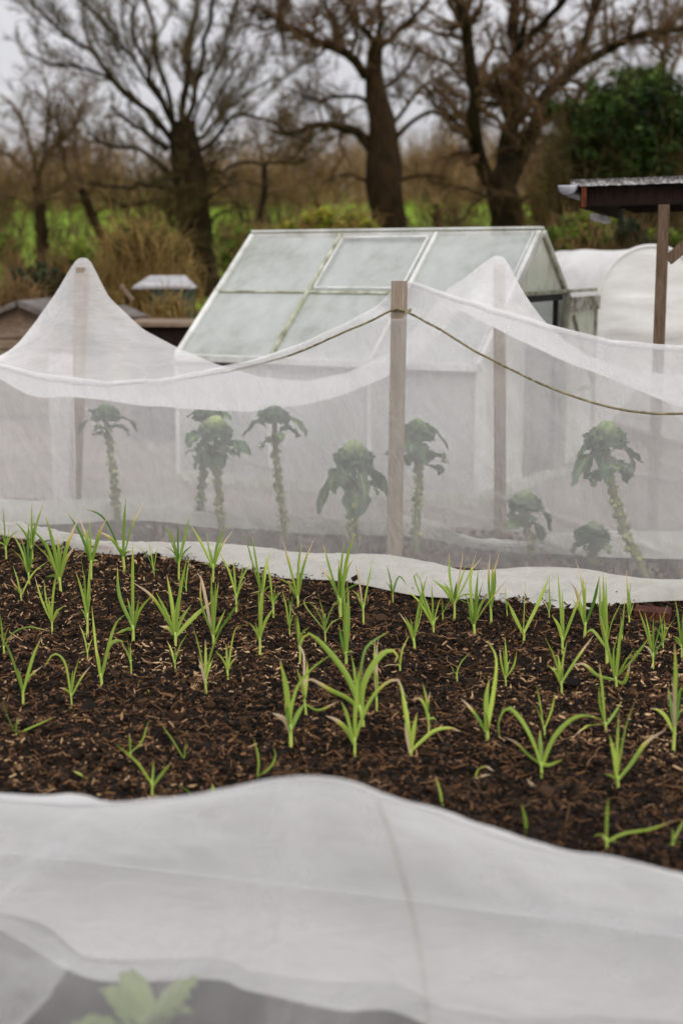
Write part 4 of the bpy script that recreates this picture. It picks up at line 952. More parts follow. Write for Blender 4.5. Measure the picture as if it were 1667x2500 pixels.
def plant(cr, label, base, top, leaves, w0=.0085, tone=.4, tips=.12):
    global NPL; NPL += 1; r = np.random.default_rng(1000 + NPL)
    b = on_z(*px(cr, base), .012); b[2] = max(.0, float(soil_h(b[0], b[1])) + .012); Yb = b[1]
    o = thing('garlic_plant', label, 'garlic plant', tuple(b), GG)
    tp = on_y(*px(cr, top), Yb)
    Ls = [np.linalg.norm(on_y(*px(cr, q['p'][-1] if isinstance(q, dict) else q[-1]), Yb) - tp) for q in leaves]
    sc_ = float(np.clip(np.max(Ls) / .22, .55, 1.25))
    rad = .0046 * sc_
    d = tp - b
    tube_obj('stem', np.array([b - [0, 0, .02], b + d * .5 + [.001, 0, 0], tp + d * .12]), [rad * 1.15, rad, rad * .8], M['gstem'], o, 8, 7)
    n = len(leaves); off = np.linspace(-1, 1, n) if n > 1 else np.array([0.]); r.shuffle(off)
    for i, q in enumerate(leaves):
        fl = ''
        if isinstance(q[0], str): fl = q[0]; q = q[1:]
        dy = off[i] * .05 * sc_
        # gentle curvature for leaves given only by their tip
        st = b + d * (.72 + .28 * r.random())
        pts = [on_y(*px(cr, z), Yb + dy * (k + 1) / len(q)) for k, z in enumerate(q)]
        if len(q) == 1:
            mid = (st + pts[0]) / 2; v = pts[0] - st; mid = mid + np.array([-v[0] * .10, 0, abs(v[0]) * .16]); pts = [mid] + pts
        v, f, s = strap([st] + pts, 1.0 * w0 * sc_ * r.uniform(.8, 1.15) * (.75 if 'n' in fl else 1.0) * (1.08 if 'w' in fl else 1), 50 * NPL + i, r.normal(0, .55))
        tip = 1.3 if 'p' in fl else (.52 if 'y' in fl else (tips + .08) * r.uniform(.2, 1.7))
        tn = np.clip(tone + .04 + r.normal(0, .22) + (.3 if 'l' in fl else 0), 0, 1)
        mesh_np('leaf', v, f, M['garlic'], o, True, {'t': s, 'tip': np.full(len(s), tip), 'tone': np.full(len(s), tn)})
    if n >= 4 and cr in 'AB':      # the short inner blades at the heart of each plant
        for k in range(3):
            j = int(r.integers(0, n)); q = leaves[j]; e = q[-1]; e = (top[0] + (e[0] - top[0]) * r.uniform(.3, .6) + r.normal(0, 9), top[1] + (e[1] - top[1]) * r.uniform(.6, .95))
            pe = on_y(*px(cr, e), Yb + r.normal(0, .02)); v, f, s = strap([tp - d * .15, (tp + pe) / 2 + [r.normal(0, .004), 0, .004], pe], w0 * .8 * sc_, 9000 + 50 * NPL + k, r.normal(0, .5))
            mesh_np('leaf', v, f, M['garlic'], o, True, {'t': s, 'tip': np.full(len(s), tips), 'tone': np.full(len(s), np.clip(tone + .15 + r.normal(0, .15), 0, 1))})
    return o
# farthest rows, along the netting skirt
plant('A', 'garlic plant at the skirt, cut by the frame edge, in front of the folded netting', (30, 325), (28, 250), [[(15, 65)], [(47, 140)], [(2, 170)], [(8, 255)], [(-12, 230)], ['l', (88, 175)]], tone=.3)
plant('A', 'slim garlic behind the first clump, two straight leaves crossing the white fold', (148, 330), (145, 250), [[(148, 33)], [(203, 42)], [(72, 138)], ['y', (108, 105)], [(160, 140)]], tone=.25)
plant('A', 'bushy dark garlic clump between the frame edge and the broad one left of the brick', (133, 440), (130, 370), [[(50, 255)], [(130, 150)], [(178, 285)], [(95, 200)], ['l', (60, 190)], [(160, 205)]], tone=.25)
plant('A', 'broad dark garlic fanning out left of the orange brick', (275, 465), (270, 395), [[(205, 102)], [(128, 148)], ['y', (345, 240)], ['y', (358, 115)], [(155, 232)], [(262, 200)], [(205, 385)]], tone=.25, w0=.010)
plant('A', 'garlic whose stem stands just left of the orange brick', (410, 420), (412, 320), [[(305, 92)], ['y', (495, 98)], [(400, 108)], ['y', (358, 115)], ['yn', (442, 310)], [(375, 250)]], tone=.35)
plant('A', 'tall garlic directly in front of the orange brick, one leaf arched far left', (563, 385), (555, 290), [[(470, 125), (378, 74)], ['y', (655, 35)], [(568, 32)], ['y', (440, 175)], [(606, 268)], [(530, 240)]], tone=.3, w0=.010)
plant('A', 'small thin garlic alone on the soil right of the orange brick', (695, 400), (693, 350), [[(620, 245)], [(668, 215)], ['l', (715, 240)], ['n', (717, 355)]], tone=.35)
plant('A', 'dark upright garlic with a tall broad blade below the netting fold', (805, 415), (806, 310), [[(745, 150)], [(802, 130)], ['w', (835, 190), (858, 103)], ['y', (735, 245)], [(870, 240)], [(770, 290)]], tone=.25, w0=.010)
plant('A', 'garlic with two long blades spread in a wide V under the sprout stalks', (960, 430), (960, 335), [[(915, 250), (862, 150)], ['y', (1052, 172)], [(1020, 148)], ['y', (908, 325)], [(948, 258)]], tone=.3, w0=.0095)
plant('A', 'garlic rising past the skirt with one tall leaning blade and brown tipped leaf', (1062, 555), (1065, 470), [[(985, 268)], [(1050, 290)], [(1140, 308)], ['y', (1108, 393)], ['p', (1045, 462)]], tone=.4)
plant('A', 'garlic with a single tall curved blade standing over the folded skirt', (1180, 520), (1180, 465), [[(1130, 300), (1102, 185)], [(1215, 270)], ['y', (1122, 460)], [(1195, 330)], [(1240, 420)]], tone=.4)
plant('A', 'small garlic tucked among the taller ones below the skirt fold', (1230, 570), (1230, 500), [['y', (1190, 455)], [(1240, 415)], [(1268, 450)], [(1200, 300)]], tone=.4)
plant('A', 'garlic with three tall yellow tipped blades in front of the skirt crease', (1343, 530), (1340, 475), [['y', (1300, 320), (1265, 198)], [(1352, 240)], ['y', (1417, 208)], [(1250, 388)], ['y', (1362, 214)]], tone=.35, w0=.0095)
plant('A', 'garlic in front of the stout sprout plant, leaves leaning to the bare topped post', (1530, 560), (1525, 478), [[(1490, 360), (1455, 233)], [(1525, 310)], ['y', (1430, 333)], [(1566, 330)], [(1600, 290)]], tone=.35)
# second belt
plant('A', 'short pale garlic with a long blade sweeping sideways near the frame edge', (100, 505), (95, 468), [[(60, 333)], ['l', (150, 370), (216, 315)], ['y', (18, 415)], [(86, 420)]], tone=.45)
plant('A', 'V shaped garlic below the broad dark one left of the brick', (235, 635), (235, 582), [[(190, 490), (158, 383)], [(258, 360)], [(291, 515)], [(220, 478)]], tone=.3)
plant('A', 'very upright twin bladed garlic below the orange brick', (393, 665), (395, 560), [[(365, 288)], ['l', (405, 320)], [(342, 358)], [(410, 470)], [(366, 528)]], tone=.45)
plant('A', 'loose garlic with a long bowed blade touching its twin bladed neighbour', (600, 680), (600, 610), [[(540, 470), (530, 340)], [(600, 218)], [(690, 463)], [(525, 640)], [(575, 480)]], tone=.35)
plant('A', 'wide garlic, one yellow tipped leaf reaching far to one side below the small thin one', (790, 700), (790, 640), [['y', (690, 480), (598, 408)], ['l', (752, 375)], [(845, 293)], [(880, 560), (965, 488)], ['y', (720, 605)], [(800, 480)]], tone=.35, w0=.010)
plant('A', 'little garlic behind the wide yellow tipped one', (840, 470), (838, 430), [[(855, 295)], ['y', (795, 425)], [(815, 340)]], tone=.35)
plant('A', 'garlic with a crook topped pale leaf amid the middle rows', (960, 700), (962, 650), [['y', (905, 500), (908, 350)], [(985, 408)], [(952, 368)], [(1010, 600), (1082, 488)], ['p', (905, 390), (862, 392)]], tone=.4)
plant('A', 'slender garlic with a tall single spear next to the smooth bare soil patch', (1170, 760), (1170, 660), [['l', (1178, 440)], ['l', (1122, 590)], [(1236, 520)], [(1190, 380)], [(1215, 560)]], tone=.5)
plant('A', 'thin garlic leaning slightly, between spear leaved plant and the kinked one', (1305, 665), (1302, 610), [[(1315, 470)], [(1270, 440)], ['y', (1290, 590)], [(1318, 560)]], tone=.4)
plant('A', 'small garlic with an arched leaf bending over like a hook', (1465, 690), (1462, 620), [[(1455, 515)], [(1440, 560), (1395, 502), (1340, 515)], [(1520, 488)], ['y', (1370, 500), (1425, 458)], [(1530, 570)]], tone=.4, w0=.007)
plant('A', 'garlic at the frame edge with a blade arched sideways over the mulch', (20, 755), (18, 700), [[(3, 553)], [(60, 640), (130, 611), (225, 628)], [(40, 610)]], tone=.35)
plant('C', 'large garlic with spread blades near the frame edge above the pale wood chips', (105, 328), (104, 245), [[(45, 80), (-5, -10)], ['l', (150, 100), (188, 12)], ['y', (135, 190), (196, 138)], [(80, 150)]], tone=.4, w0=.0095)
plant('A', 'small garlic with yellow tip behind the tall pale spear', (395, 780), (395, 720), [[(358, 598)], ['l', (420, 660)], ['y', (358, 730)]], tone=.45)
plant('C', 'tall garlic with a pale spear and a leaf arched down like a crook', (460, 247), (455, 180), [['l', (440, 90), (430, 0), (415, -130)], [(480, 80), (505, 35), (548, 28), (560, 68)], [(520, -40), (580, -100)], ['l', (438, 60)]], tone=.45, w0=.0105)
plant('C', 'slight garlic close beside the crook leaved one', (592, 192), (590, 120), [['l', (574, 5)], [(545, 35)], [(588, 40)]], tone=.5, w0=.008)
plant('C', 'narrow two bladed garlic standing alone before the middle of the bed', (788, 192), (788, 110), [['l', (752, 25)], [(845, -5)], [(792, 60)]], tone=.5)
plant('C', 'robust garlic with thick pale stem and broad upright blades', (928, 292), (925, 205), [['wl', (905, 80), (870, -40)], ['w', (960, 60), (1002, -40)], ['wl', (925, 20)], ['l', (958, 112)], ['p', (895, 100)]], tone=.4, w0=.011)
plant('C', 'small fresh garlic right next to the robust thick stemmed one', (1027, 228), (1025, 165), [['l', (970, 72)], [(1060, -20), (1112, -45)], [(1018, 40)], ['y', (1072, 95)]], tone=.45, w0=.0085)
plant('C', 'garlic with a leaf nodding over beside the frame edge plant', (325, 347), (320, 268), [['l', (295, 130), (245, 86), (198, 150)], ['y', (370, 190), (412, 138)], [(360, 98)], ['y', (268, 238)], [(330, 160)]], tone=.4, w0=.010)
plant('C', 'sparse garlic low on the dark soil with one leaf stretched sideways', (72, 478), (72, 445), [[(40, 380), (5, 282)], [(82, 370)], [(160, 410), (250, 368)], ['n', (55, 465)]], tone=.3, w0=.008)
plant('C', 'garlic with a forked stem just above the wavy top of the low net', (684, 747), (685, 670), [[(620, 580), (523, 493)], [(690, 560)], [(735, 620), (772, 575)], ['l', (680, 640)]], tone=.45, w0=.010)
plant('C', 'garlic half hidden behind the forked one near the low net', (588, 572), (588, 530), [[(640, 480), (670, 388)], [(583, 440)], ['n', (575, 500)]], tone=.4, w0=.009)
plant('C', 'small garlic leaning back over pale chips above the low net', (832, 592), (830, 560), [[(780, 480), (724, 398)], [(838, 478)]], tone=.4, w0=.009)
plant('C', 'sickle shaped sprouting garlic touching the low net crest', (1158, 672), (1160, 640), [[(1165, 560), (1143, 463)], [(1215, 600), (1240, 550), (1233, 508)], ['l', (1150, 640)]], tone=.5, w0=.0085)
plant('C', 'single bright curved garlic shoot lying over in the dark mulch', (412, 697), (408, 680), [['w', (390, 650), (332, 612)]], tone=.8, w0=.017)
plant('C', 'tiny garlic shoot poking up by the net crest near the frame edge', (875, 738), (865, 722), [['w', (840, 700), (800, 678)]], tone=.6, w0=.014)
plant('C', 'tiny shoot tip showing just above the wavy net crest', (960, 722), (960, 706), [['w', (960, 675)]], tone=.6, w0=.016)
plant('C', 'very small green shoot alone in open mulch', (668, 292), (668, 280), [['l', (670, 245)]], tone=.7, w0=.015)
# the large central group
plant('E', 'garlic with a dried leaf flopped at its thick pale stem, left of centre plants', (238, 1145), (232, 935), [[(205, 620), (150, 380)], [(250, 780), (310, 590), (450, 430), (648, 287)], [(290, 840), (358, 735)], ['p', (185, 880), (85, 820)], ['l', (200, 800), (188, 740)]], tone=.4, w0=.0115)
plant('E', 'garlic with a kinked pale leaf standing behind the thick pale stem', (368, 870), (350, 700), [['w', (325, 560), (288, 455)], ['wl', (375, 520), (375, 385)], ['p', (350, 350), (305, 250)], ['y', (335, 640)], ['y', (470, 800), (640, 720)]], tone=.5, w0=.010)
plant('E', 'tallest central garlic with high arching leaves, directly behind the front centre one', (852, 985), (812, 780), [['w', (770, 660), (690, 490), (560, 320), (440, 195), (365, 162), (312, 250)], ['w', (800, 600), (822, 400), (870, 260), (1045, 145)], ['w', (825, 640), (880, 480), (980, 340), (1070, 298), (1125, 335), (1105, 400)], ['yw', (720, 710), (560, 630), (400, 540), (345, 585)], [(775, 480), (742, 335)]], tone=.4, w0=.0125)
plant('E', 'front centre garlic, one leaf arching over with a dry drooping tip', (766, 1188), (768, 1045), [['yw', (800, 960), (880, 760), (970, 630), (1060, 560), (1130, 550), (1175, 650), (1205, 690)], ['yw', (700, 960), (610, 880), (528, 843)], ['', (710, 840), (655, 722)], ['l', (770, 850), (790, 620), (800, 470)]], tone=.42, w0=.0115)
plant('E', 'garlic with a leaf resting sideways on the mulch right of the centre plants', (1235, 1228), (1235, 1140), [['wl', (1205, 900), (1170, 680), (1140, 565)], ['', (1255, 1000), (1288, 820)], ['wl', (1320, 1060), (1430, 970), (1560, 945), (1650, 975)], ['p', (1200, 970), (1185, 900)]], tone=.55, w0=.0115)
plant('E', 'short garlic with crumpled yellowing top behind the leaf resting on the mulch', (1380, 1062), (1382, 850), [['l', (1345, 750), (1293, 688)], ['w', (1360, 690), (1330, 563)], ['yw', (1385, 730), (1398, 640)], [(1445, 872)], ['y', (1330, 712), (1230, 712)]], tone=.5, w0=.011)
plant('E', 'slim pale tipped garlic between the central plant and the small bent one', (948, 802), (950, 700), [['', (960, 560), (925, 440)], ['p', (950, 330), (967, 205)], ['l', (935, 360), (940, 220)]], tone=.45, w0=.0085)
plant('E', 'small bent garlic sprig with a dry thread leaf', (1148, 500), (1145, 430), [['l', (1165, 290), (1215, 180)], ['w', (1155, 340)], ['pn', (1120, 420), (1050, 422), (975, 450)]], tone=.7, w0=.008)
plant('A', 'garlic with a withered kinked stem in the middle of the bed', (1350, 785), (1350, 700), [['', (1330, 600), (1318, 478)], ['', (1360, 640), (1396, 608)], ['pn', (1345, 690), (1385, 780)], ['l', (1340, 560)]], tone=.4, w0=.007)
# right part, far rows
plant('B', 'tight column of tall blue green garlic blades left of the skirt bottom edge', (45, 695), (45, 640), [['', (40, 450), (36, 300)], ['', (55, 500), (50, 310)], ['', (28, 590), (12, 508)], ['l', (78, 632)], ['', (44, 480), (60, 350)]], tone=.22, w0=.010)
plant('B', 'tall garlic in front of the sprout with fat sprouts, leaf rising past its stalk', (20, 490), (20, 400), [['', (45, 230), (83, 98)], ['', (10, 218)], ['', (66, 220)], ['', (132, 320)], ['y', (-20, 420)]], tone=.35, w0=.0095)
plant('B', 'slim garlic with one long leaning blade left of the bare topped post', (123, 528), (122, 430), [['', (140, 340), (164, 218)], ['l', (70, 350)], ['p', (85, 225)], ['', (100, 390)]], tone=.4)
plant('B', 'compact dark garlic right below the foot of the bare topped post', (257, 418), (255, 365), [['', (228, 235)], ['', (272, 285)], ['', (285, 290), (328, 345)], ['', (222, 312)], ['', (245, 300)]], tone=.2, w0=.009)
plant('B', 'small airy garlic in open soil below the post foot garlic', (355, 635), (350, 575), [['y', (285, 453)], ['', (385, 460), (395, 330)], ['n', (335, 480)], ['', (410, 290)]], tone=.45)
plant('B', 'bushy garlic with a hooked leaf by the skirt, right of the post foot', (440, 577), (438, 500), [['l', (380, 410), (310, 345)], ['', (355, 300), (372, 290), (410, 380)], ['', (432, 330)], ['', (465, 410), (475, 388)], ['', (400, 400), (380, 295)], ['l', (462, 470)]], tone=.45)
plant('B', 'dark little garlic stub behind the hooked leaf one', (482, 495), (480, 450), [['w', (478, 385)], ['', (530, 392), (600, 415)]], tone=.2)
plant('B', 'tall garlic with a curled dry tip in front of the skirt', (533, 502), (535, 400), [['', (515, 290), (510, 183)], ['y', (600, 280), (637, 168)], ['', (490, 350), (433, 303)], ['p', (570, 220), (565, 175)], ['', (545, 315)], ['n', (640, 375)]], tone=.35, w0=.0095)
plant('B', 'garlic with a long yellow tipped blade slanting away, in front of the skirt', (625, 573), (622, 512), [['', (600, 410), (580, 368)], ['y', (690, 410), (776, 302)], ['', (592, 475)], ['', (666, 308)], ['l', (610, 290), (660, 205)]], tone=.4, w0=.010)
plant('B', 'straight tall garlic with a twin yellow tip before the rear post', (700, 527), (698, 430), [['y', (690, 300), (696, 193)], ['y', (715, 280), (738, 176)], ['', (690, 330)], ['', (703, 350)]], tone=.3, w0=.010)
plant('B', 'plain low garlic half hidden behind the V leaved one at the skirt', (772, 487), (770, 440), [['', (762, 330)], ['', (778, 395)], ['l', (765, 380)]], tone=.35)
plant('B', 'garlic with three straight leaves opening like a fan under the small leaning sprout', (846, 607), (848, 540), [['', (810, 480), (776, 408)], ['', (855, 305)], ['l', (910, 420), (970, 278)]], tone=.45, w0=.010)
plant('B', 'small dark garlic at the skirt edge beside the fan leaved one', (962, 495), (960, 445), [['', (940, 348)], ['', (962, 305)], ['p', (922, 390)], ['', (968, 380)]], tone=.25)
plant('B', 'lanky garlic with a yellow slanting leaf and a tall thin spear', (1022, 657), (1020, 570), [['', (1010, 400), (1000, 272)], ['y', (1080, 430), (1124, 312)], ['l', (975, 468)], ['n', (1030, 460)]], tone=.45)
plant('B', 'tall garlic overlapping the stunted sprout plant, blades crossing the skirt', (1120, 573), (1125, 505), [['y', (1120, 340), (1080, 212)], ['', (1165, 400), (1190, 288)], ['', (1062, 385)], ['y', (1085, 360), (1055, 318)], ['', (1128, 300)]], tone=.28, w0=.0095)
plant('B', 'garlic with a leaf bowed sideways and a pale arched one, below the stunted sprout', (1224, 690), (1218, 600), [['', (1195, 480), (1190, 300)], ['l', (1245, 490), (1302, 383)], ['', (1210, 400), (1206, 265)], ['', (1160, 535), (1120, 555)], ['', (1225, 480)]], tone=.42)
plant('B', 'thin garlic rising before the white skirt beside the tallest sprout stalk', (1322, 543), (1322, 470), [['y', (1310, 263)], ['', (1333, 295)], ['', (1312, 400)], ['', (1330, 380)]], tone=.3)
plant('B', 'half hidden dark garlic between thin upright one and the bowed leaf one', (1290, 615), (1290, 560), [['', (1285, 470)], ['', (1304, 388)], ['', (1296, 500)]], tone=.2)
plant('B', 'garlic left of the dark red brick, leaves spread wide and low', (1430, 712), (1430, 645), [['', (1400, 540), (1366, 440)], ['', (1432, 478)], ['', (1465, 520), (1496, 418)], ['', (1512, 560)], ['p', (1380, 600)]], tone=.4)
plant('B', 'garlic in front of the dark red brick', (1477, 642), (1475, 590), [['', (1460, 455)], ['', (1530, 480)], ['', (1490, 500)], ['', (1440, 520)]], tone=.4)
plant('B', 'tall garlic cut by the frame edge right of the dark red brick', (1560, 660), (1558, 600), [['', (1545, 480), (1530, 388)], ['', (1580, 480)], ['', (1520, 560)], ['', (1570, 430)]], tone=.35)
plant('D', 'upright garlic by the frame edge with a hooked pale leaf', (1520, 540), (1528, 410), [['w', (1535, 200), (1528, 40)], ['', (1515, 330), (1500, 235)], ['l', (1490, 370), (1455, 340), (1420, 333)], ['', (1575, 330)], ['', (1550, 260), (1585, 240)], ['p', (1515, 180)]], tone=.4, w0=.011)
plant('B', 'garlic with short curled leaves beside the long pale spear one', (766, 798), (764, 745), [['w', (770, 660), (762, 560)], ['y', (745, 680), (738, 610)], ['l', (800, 700), (816, 628)], ['', (755, 610)]], tone=.45, w0=.010)
plant('B', 'wispy little garlic alone in the open mulch', (546, 782), (545, 730), [['', (565, 680), (605, 635)], ['y', (530, 720), (512, 678)], ['n', (548, 690)]], tone=.6, w0=.0075)
plant('B', 'tiny pale garlic by the narrow twig, behind the tall arching centre leaves', (288, 735), (286, 690), [['', (300, 620), (330, 560)], ['l', (280, 650)], ['', (272, 690)]], tone=.7, w0=.008)
plant('D', 'garlic with one long pale curved spear and a short tan tipped leaf', (682, 500), (682, 425), [['y', (625, 345), (563, 285)], ['wl', (710, 290), (728, 150), (718, 80), (686, 32)], ['', (680, 290), (692, 200)], ['', (665, 330)]], tone=.45, w0=.0115)
plant('B', 'garlic with wide V leaves over small base leaves in open soil', (1018, 822), (1016, 770), [['', (985, 660), (942, 563)], ['y', (1090, 660), (1162, 558)], ['', (955, 690)], ['l', (1025, 690)], ['', (1000, 640)], ['n', (1038, 772)]], tone=.45, w0=.0095)
plant('B', 'big spreading garlic with an arched yellow leaf near the frame edge', (1265, 822), (1262, 750), [['w', (1230, 640), (1195, 470)], ['', (1250, 620)], ['w', (1275, 640), (1290, 490)], ['', (1340, 670), (1412, 568)], ['y', (1180, 740), (1120, 690), (1060, 692)], ['y', (1300, 770), (1330, 670)]], tone=.3, w0=.0105)
plant('D', 'garlic with a pale yellow blade and a leaf arched down to the mulch', (1215, 478), (1215, 400), [['l', (1190, 320), (1185, 235)], ['', (1205, 270), (1188, 125)], ['y', (1170, 408), (1120, 418), (1060, 470)], ['', (1240, 380), (1290, 300)]], tone=.45, w0=.0105)
plant('D', 'garlic with a tan tipped long leaf reaching out, lower of the frame edge group', (1270, 735), (1270, 650), [['l', (1275, 480), (1278, 340)], ['', (1310, 420), (1350, 300)], ['y', (1330, 590), (1400, 490), (1488, 428)], ['l', (1240, 640), (1208, 628)], ['', (1235, 450)]], tone=.45, w0=.0115)
plant('D', 'large low garlic with a leaf arched far over and pale blunt base leaves', (926, 672), (926, 585), [['', (900, 500), (850, 400), (800, 342), (765, 335), (735, 400), (740, 470)], ['yw', (870, 550), (810, 490), (757, 462)], ['w', (980, 470), (1060, 385), (1130, 365), (1200, 385)], ['l', (970, 590), (1028, 562)], ['', (920, 430)]], tone=.42, w0=.012)
plant('D', 'garlic standing behind the large low one, sharp upright leaves', (940, 500), (940, 420), [['', (925, 320), (905, 228)], ['l', (970, 350), (990, 265)], ['l', (920, 370), (893, 308)]], tone=.5, w0=.0115)
plant('D', 'garlic with a single leaf stretched almost level over the mulch near the low net', (1222, 1015), (1220, 920), [['', (1222, 830), (1228, 735)], ['', (1300, 900), (1420, 880), (1528, 838)], ['l', (1195, 905), (1163, 912)], ['', (1268, 935)]], tone=.45, w0=.0105)
plant('D', 'garlic cut by the frame edge near the low net corner', (1522, 992), (1520, 940), [['', (1540, 900), (1590, 810)], ['', (1515, 870)], ['l', (1485, 965)], ['', (1560, 940)]], tone=.45, w0=.0105)
plant('D', 'short spike like garlic leaf above the slope of the low net', (482, 797), (480, 765), [['w', (470, 700), (447, 635)]], tone=.4, w0=.0125)
plant('D', 'lone thin garlic spike deep in shade beside the low net slope', (858, 942), (857, 890), [['w', (855, 840), (838, 765)], ['n', (862, 850)]], tone=.35, w0=.0125)
plant('D', 'stubby yellow garlic shoot curled over itself on the mulch', (628, 662), (632, 645), [['yw', (645, 610), (680, 598), (712, 615)], ['pw', (660, 640), (698, 632)]], tone=.9, w0=.014)
plant('D', 'pale fallen garlic leaf stub beside the large low garlic', (912, 708), (905, 695), [['pw', (890, 690), (862, 655)]], tone=.9, w0=.02)
# ------------------------------------------------------------------ bare trees
def px_tree(pts, Y, seed=0, depth=1.0):   # survey points -> limb polyline with its own depth wander
    r = np.random.default_rng(seed); n = len(pts); dy = np.cumsum(r.normal(0, depth / max(n, 1), n)); dy -= dy[0]
    return np.array([on_y(*D(x, y), Y + dy[i]) for i, (x, y) in enumerate(pts)])
def level(P, Rr, n, ang, lf, rf, up, r, tmin=.15, K_=6, wig=.16, rmin=.004, grav=0.0):
    """n children on the parents P (N,K,3) with radii Rr (N,K)"""
    N, Kp, _ = P.shape
    L = np.linalg.norm(np.diff(P, axis=1), axis=2).sum(1)
    idx = r.choice(N, n, p=L / L.sum()); t = tmin + (1 - tmin) * r.random(n) ** .8
    f = t * (Kp - 1); i0 = np.minimum(f.astype(int), Kp - 2); u = (f - i0)[:, None]
    A, B = P[idx, i0], P[idx, i0 + 1]; base = A + (B - A) * u; T = B - A; T /= np.linalg.norm(T, axis=1, keepdims=True) + 1e-9
    rad = Rr[idx, i0] * (1 - u[:, 0]) + Rr[idx, i0 + 1] * u[:, 0]
    q = r.normal(size=(n, 3)); q -= (q * T).sum(1, keepdims=True) * T; q /= np.linalg.norm(q, axis=1, keepdims=True) + 1e-9
    a = (ang * (.6 + .8 * r.random(n)))[:, None]
    d = T * np.cos(a) + q * np.sin(a) + np.array([0, 0, up]); d /= np.linalg.norm(d, axis=1, keepdims=True)
    ln = L[idx] * lf * (.5 + .8 * r.random(n)) * (1.15 - .6 * t)
    C_ = np.zeros((n, K_, 3)); C_[:, 0] = base; cur = d.copy()
    for k in range(1, K_):
        cur = cur + r.normal(0, wig, (n, 3)) + np.array([0, 0, up * .25 - grav]); cur /= np.linalg.norm(cur, axis=1, keepdims=True)
        C_[:, k] = C_[:, k - 1] + cur * (ln / (K_ - 1))[:, None]
    R0 = np.maximum(rad * rf * (.7 + .5 * r.random(n)), rmin)
    return C_, R0[:, None] * np.linspace(1, .35, K_)[None]
def tree(name, label, cat, trunk, limbs, Y, bark_m, twig_m, seed, counts=(90, 800, 4200), group=None, ang=(.75, .7, .7), lf=(.42, .42, .45), up=.12, depth=3.0, rmin=(.011, .006, .0045), own=True, wig=.16, lw=.86):
    r = np.random.default_rng(seed)
    tp = px_tree([q[:2] for q in trunk], Y, seed, .3); tr = np.array([q[2] * K / FPX * Y / 2 for q in trunk])
    base = tp[0].copy(); base[2] = terrain_z(base[1])
    tp = np.vstack([[tp[0][0], tp[0][1], base[2] - .2], tp]); tr = np.concatenate([[tr[0] * 1.25], tr])
    o = thing(name, label, cat, tuple(base), group)
    n = 16; ts = np.linspace(0, 1, len(tr)); P = resample(tp, n); rr = np.interp(np.linspace(0, 1, n), ts, tr)
    P[1:] += np.stack([.10 * vnoise(np.arange(n - 1) * .7, np.zeros(n - 1), seed), .10 * vnoise(np.arange(n - 1) * .7, np.ones(n - 1) * 5, seed), np.zeros(n - 1)], -1)
    V, F = tubes(P[None], rr[None], 12); V = V.reshape(n, 12, 3)
    bump_ = 1 + .16 * fbm(np.arange(n)[:, None] * .9, np.arange(12)[None] * .8, 2, seed + 9); V = P[:, None] + (V - P[:, None]) * bump_[..., None]
    mesh_np('trunk', V, F, bark_m, o)
    LP, LR = [], []
    for i, (pts, w0, w1) in enumerate(limbs):
        lp = px_tree(pts, Y, seed * 31 + i, depth); m = 14; q = resample(lp, m)
        L = np.linalg.norm(np.diff(q, axis=0), axis=1).sum()
        q[1:] += np.stack([vnoise(np.arange(m - 1) * .8, np.full(m - 1, i * 3.1 + k), seed + 40) for k in range(3)], -1) * L * .045
        rr = np.linspace(w0, w1, m) * lw * K / FPX * Y / 2
        LP.append(q); LR.append(rr)
        if own:
            V, F = tubes(q[None], rr[None], 8); mesh_np('limb', V, F, bark_m, o)
    LP, LR = np.array(LP), np.array(LR)
    VV, FF, off = [], [], 0
    def put(C_, Rc, S):
        nonlocal off
        V, F = tubes(C_, Rc, S); VV.append(V); FF.append(F + off); off += len(V)
    if not own: put(LP, LR, 6)
    c1, r1 = level(LP, LR, counts[0], ang[0], lf[0], .42, up, r, .12, 8, wig, rmin[0]); put(c1, r1, 5)
    c2, r2 = level(c1, r1, counts[1], ang[1], lf[1], .45, up * .8, r, .1, 6, wig * 1.1, rmin[1]); put(c2, r2, 4)
    if counts[2]:
        c3, r3 = level(c2, r2, counts[2], ang[2], lf[2], .6, up * .5, r, .1, 5, wig * 1.2, rmin[2]); put(c3, r3, 3)
    mesh_np('crown', np.vstack(VV), np.vstack(FF), twig_m, o)
    return o
TG = 'bare trees behind the plots'
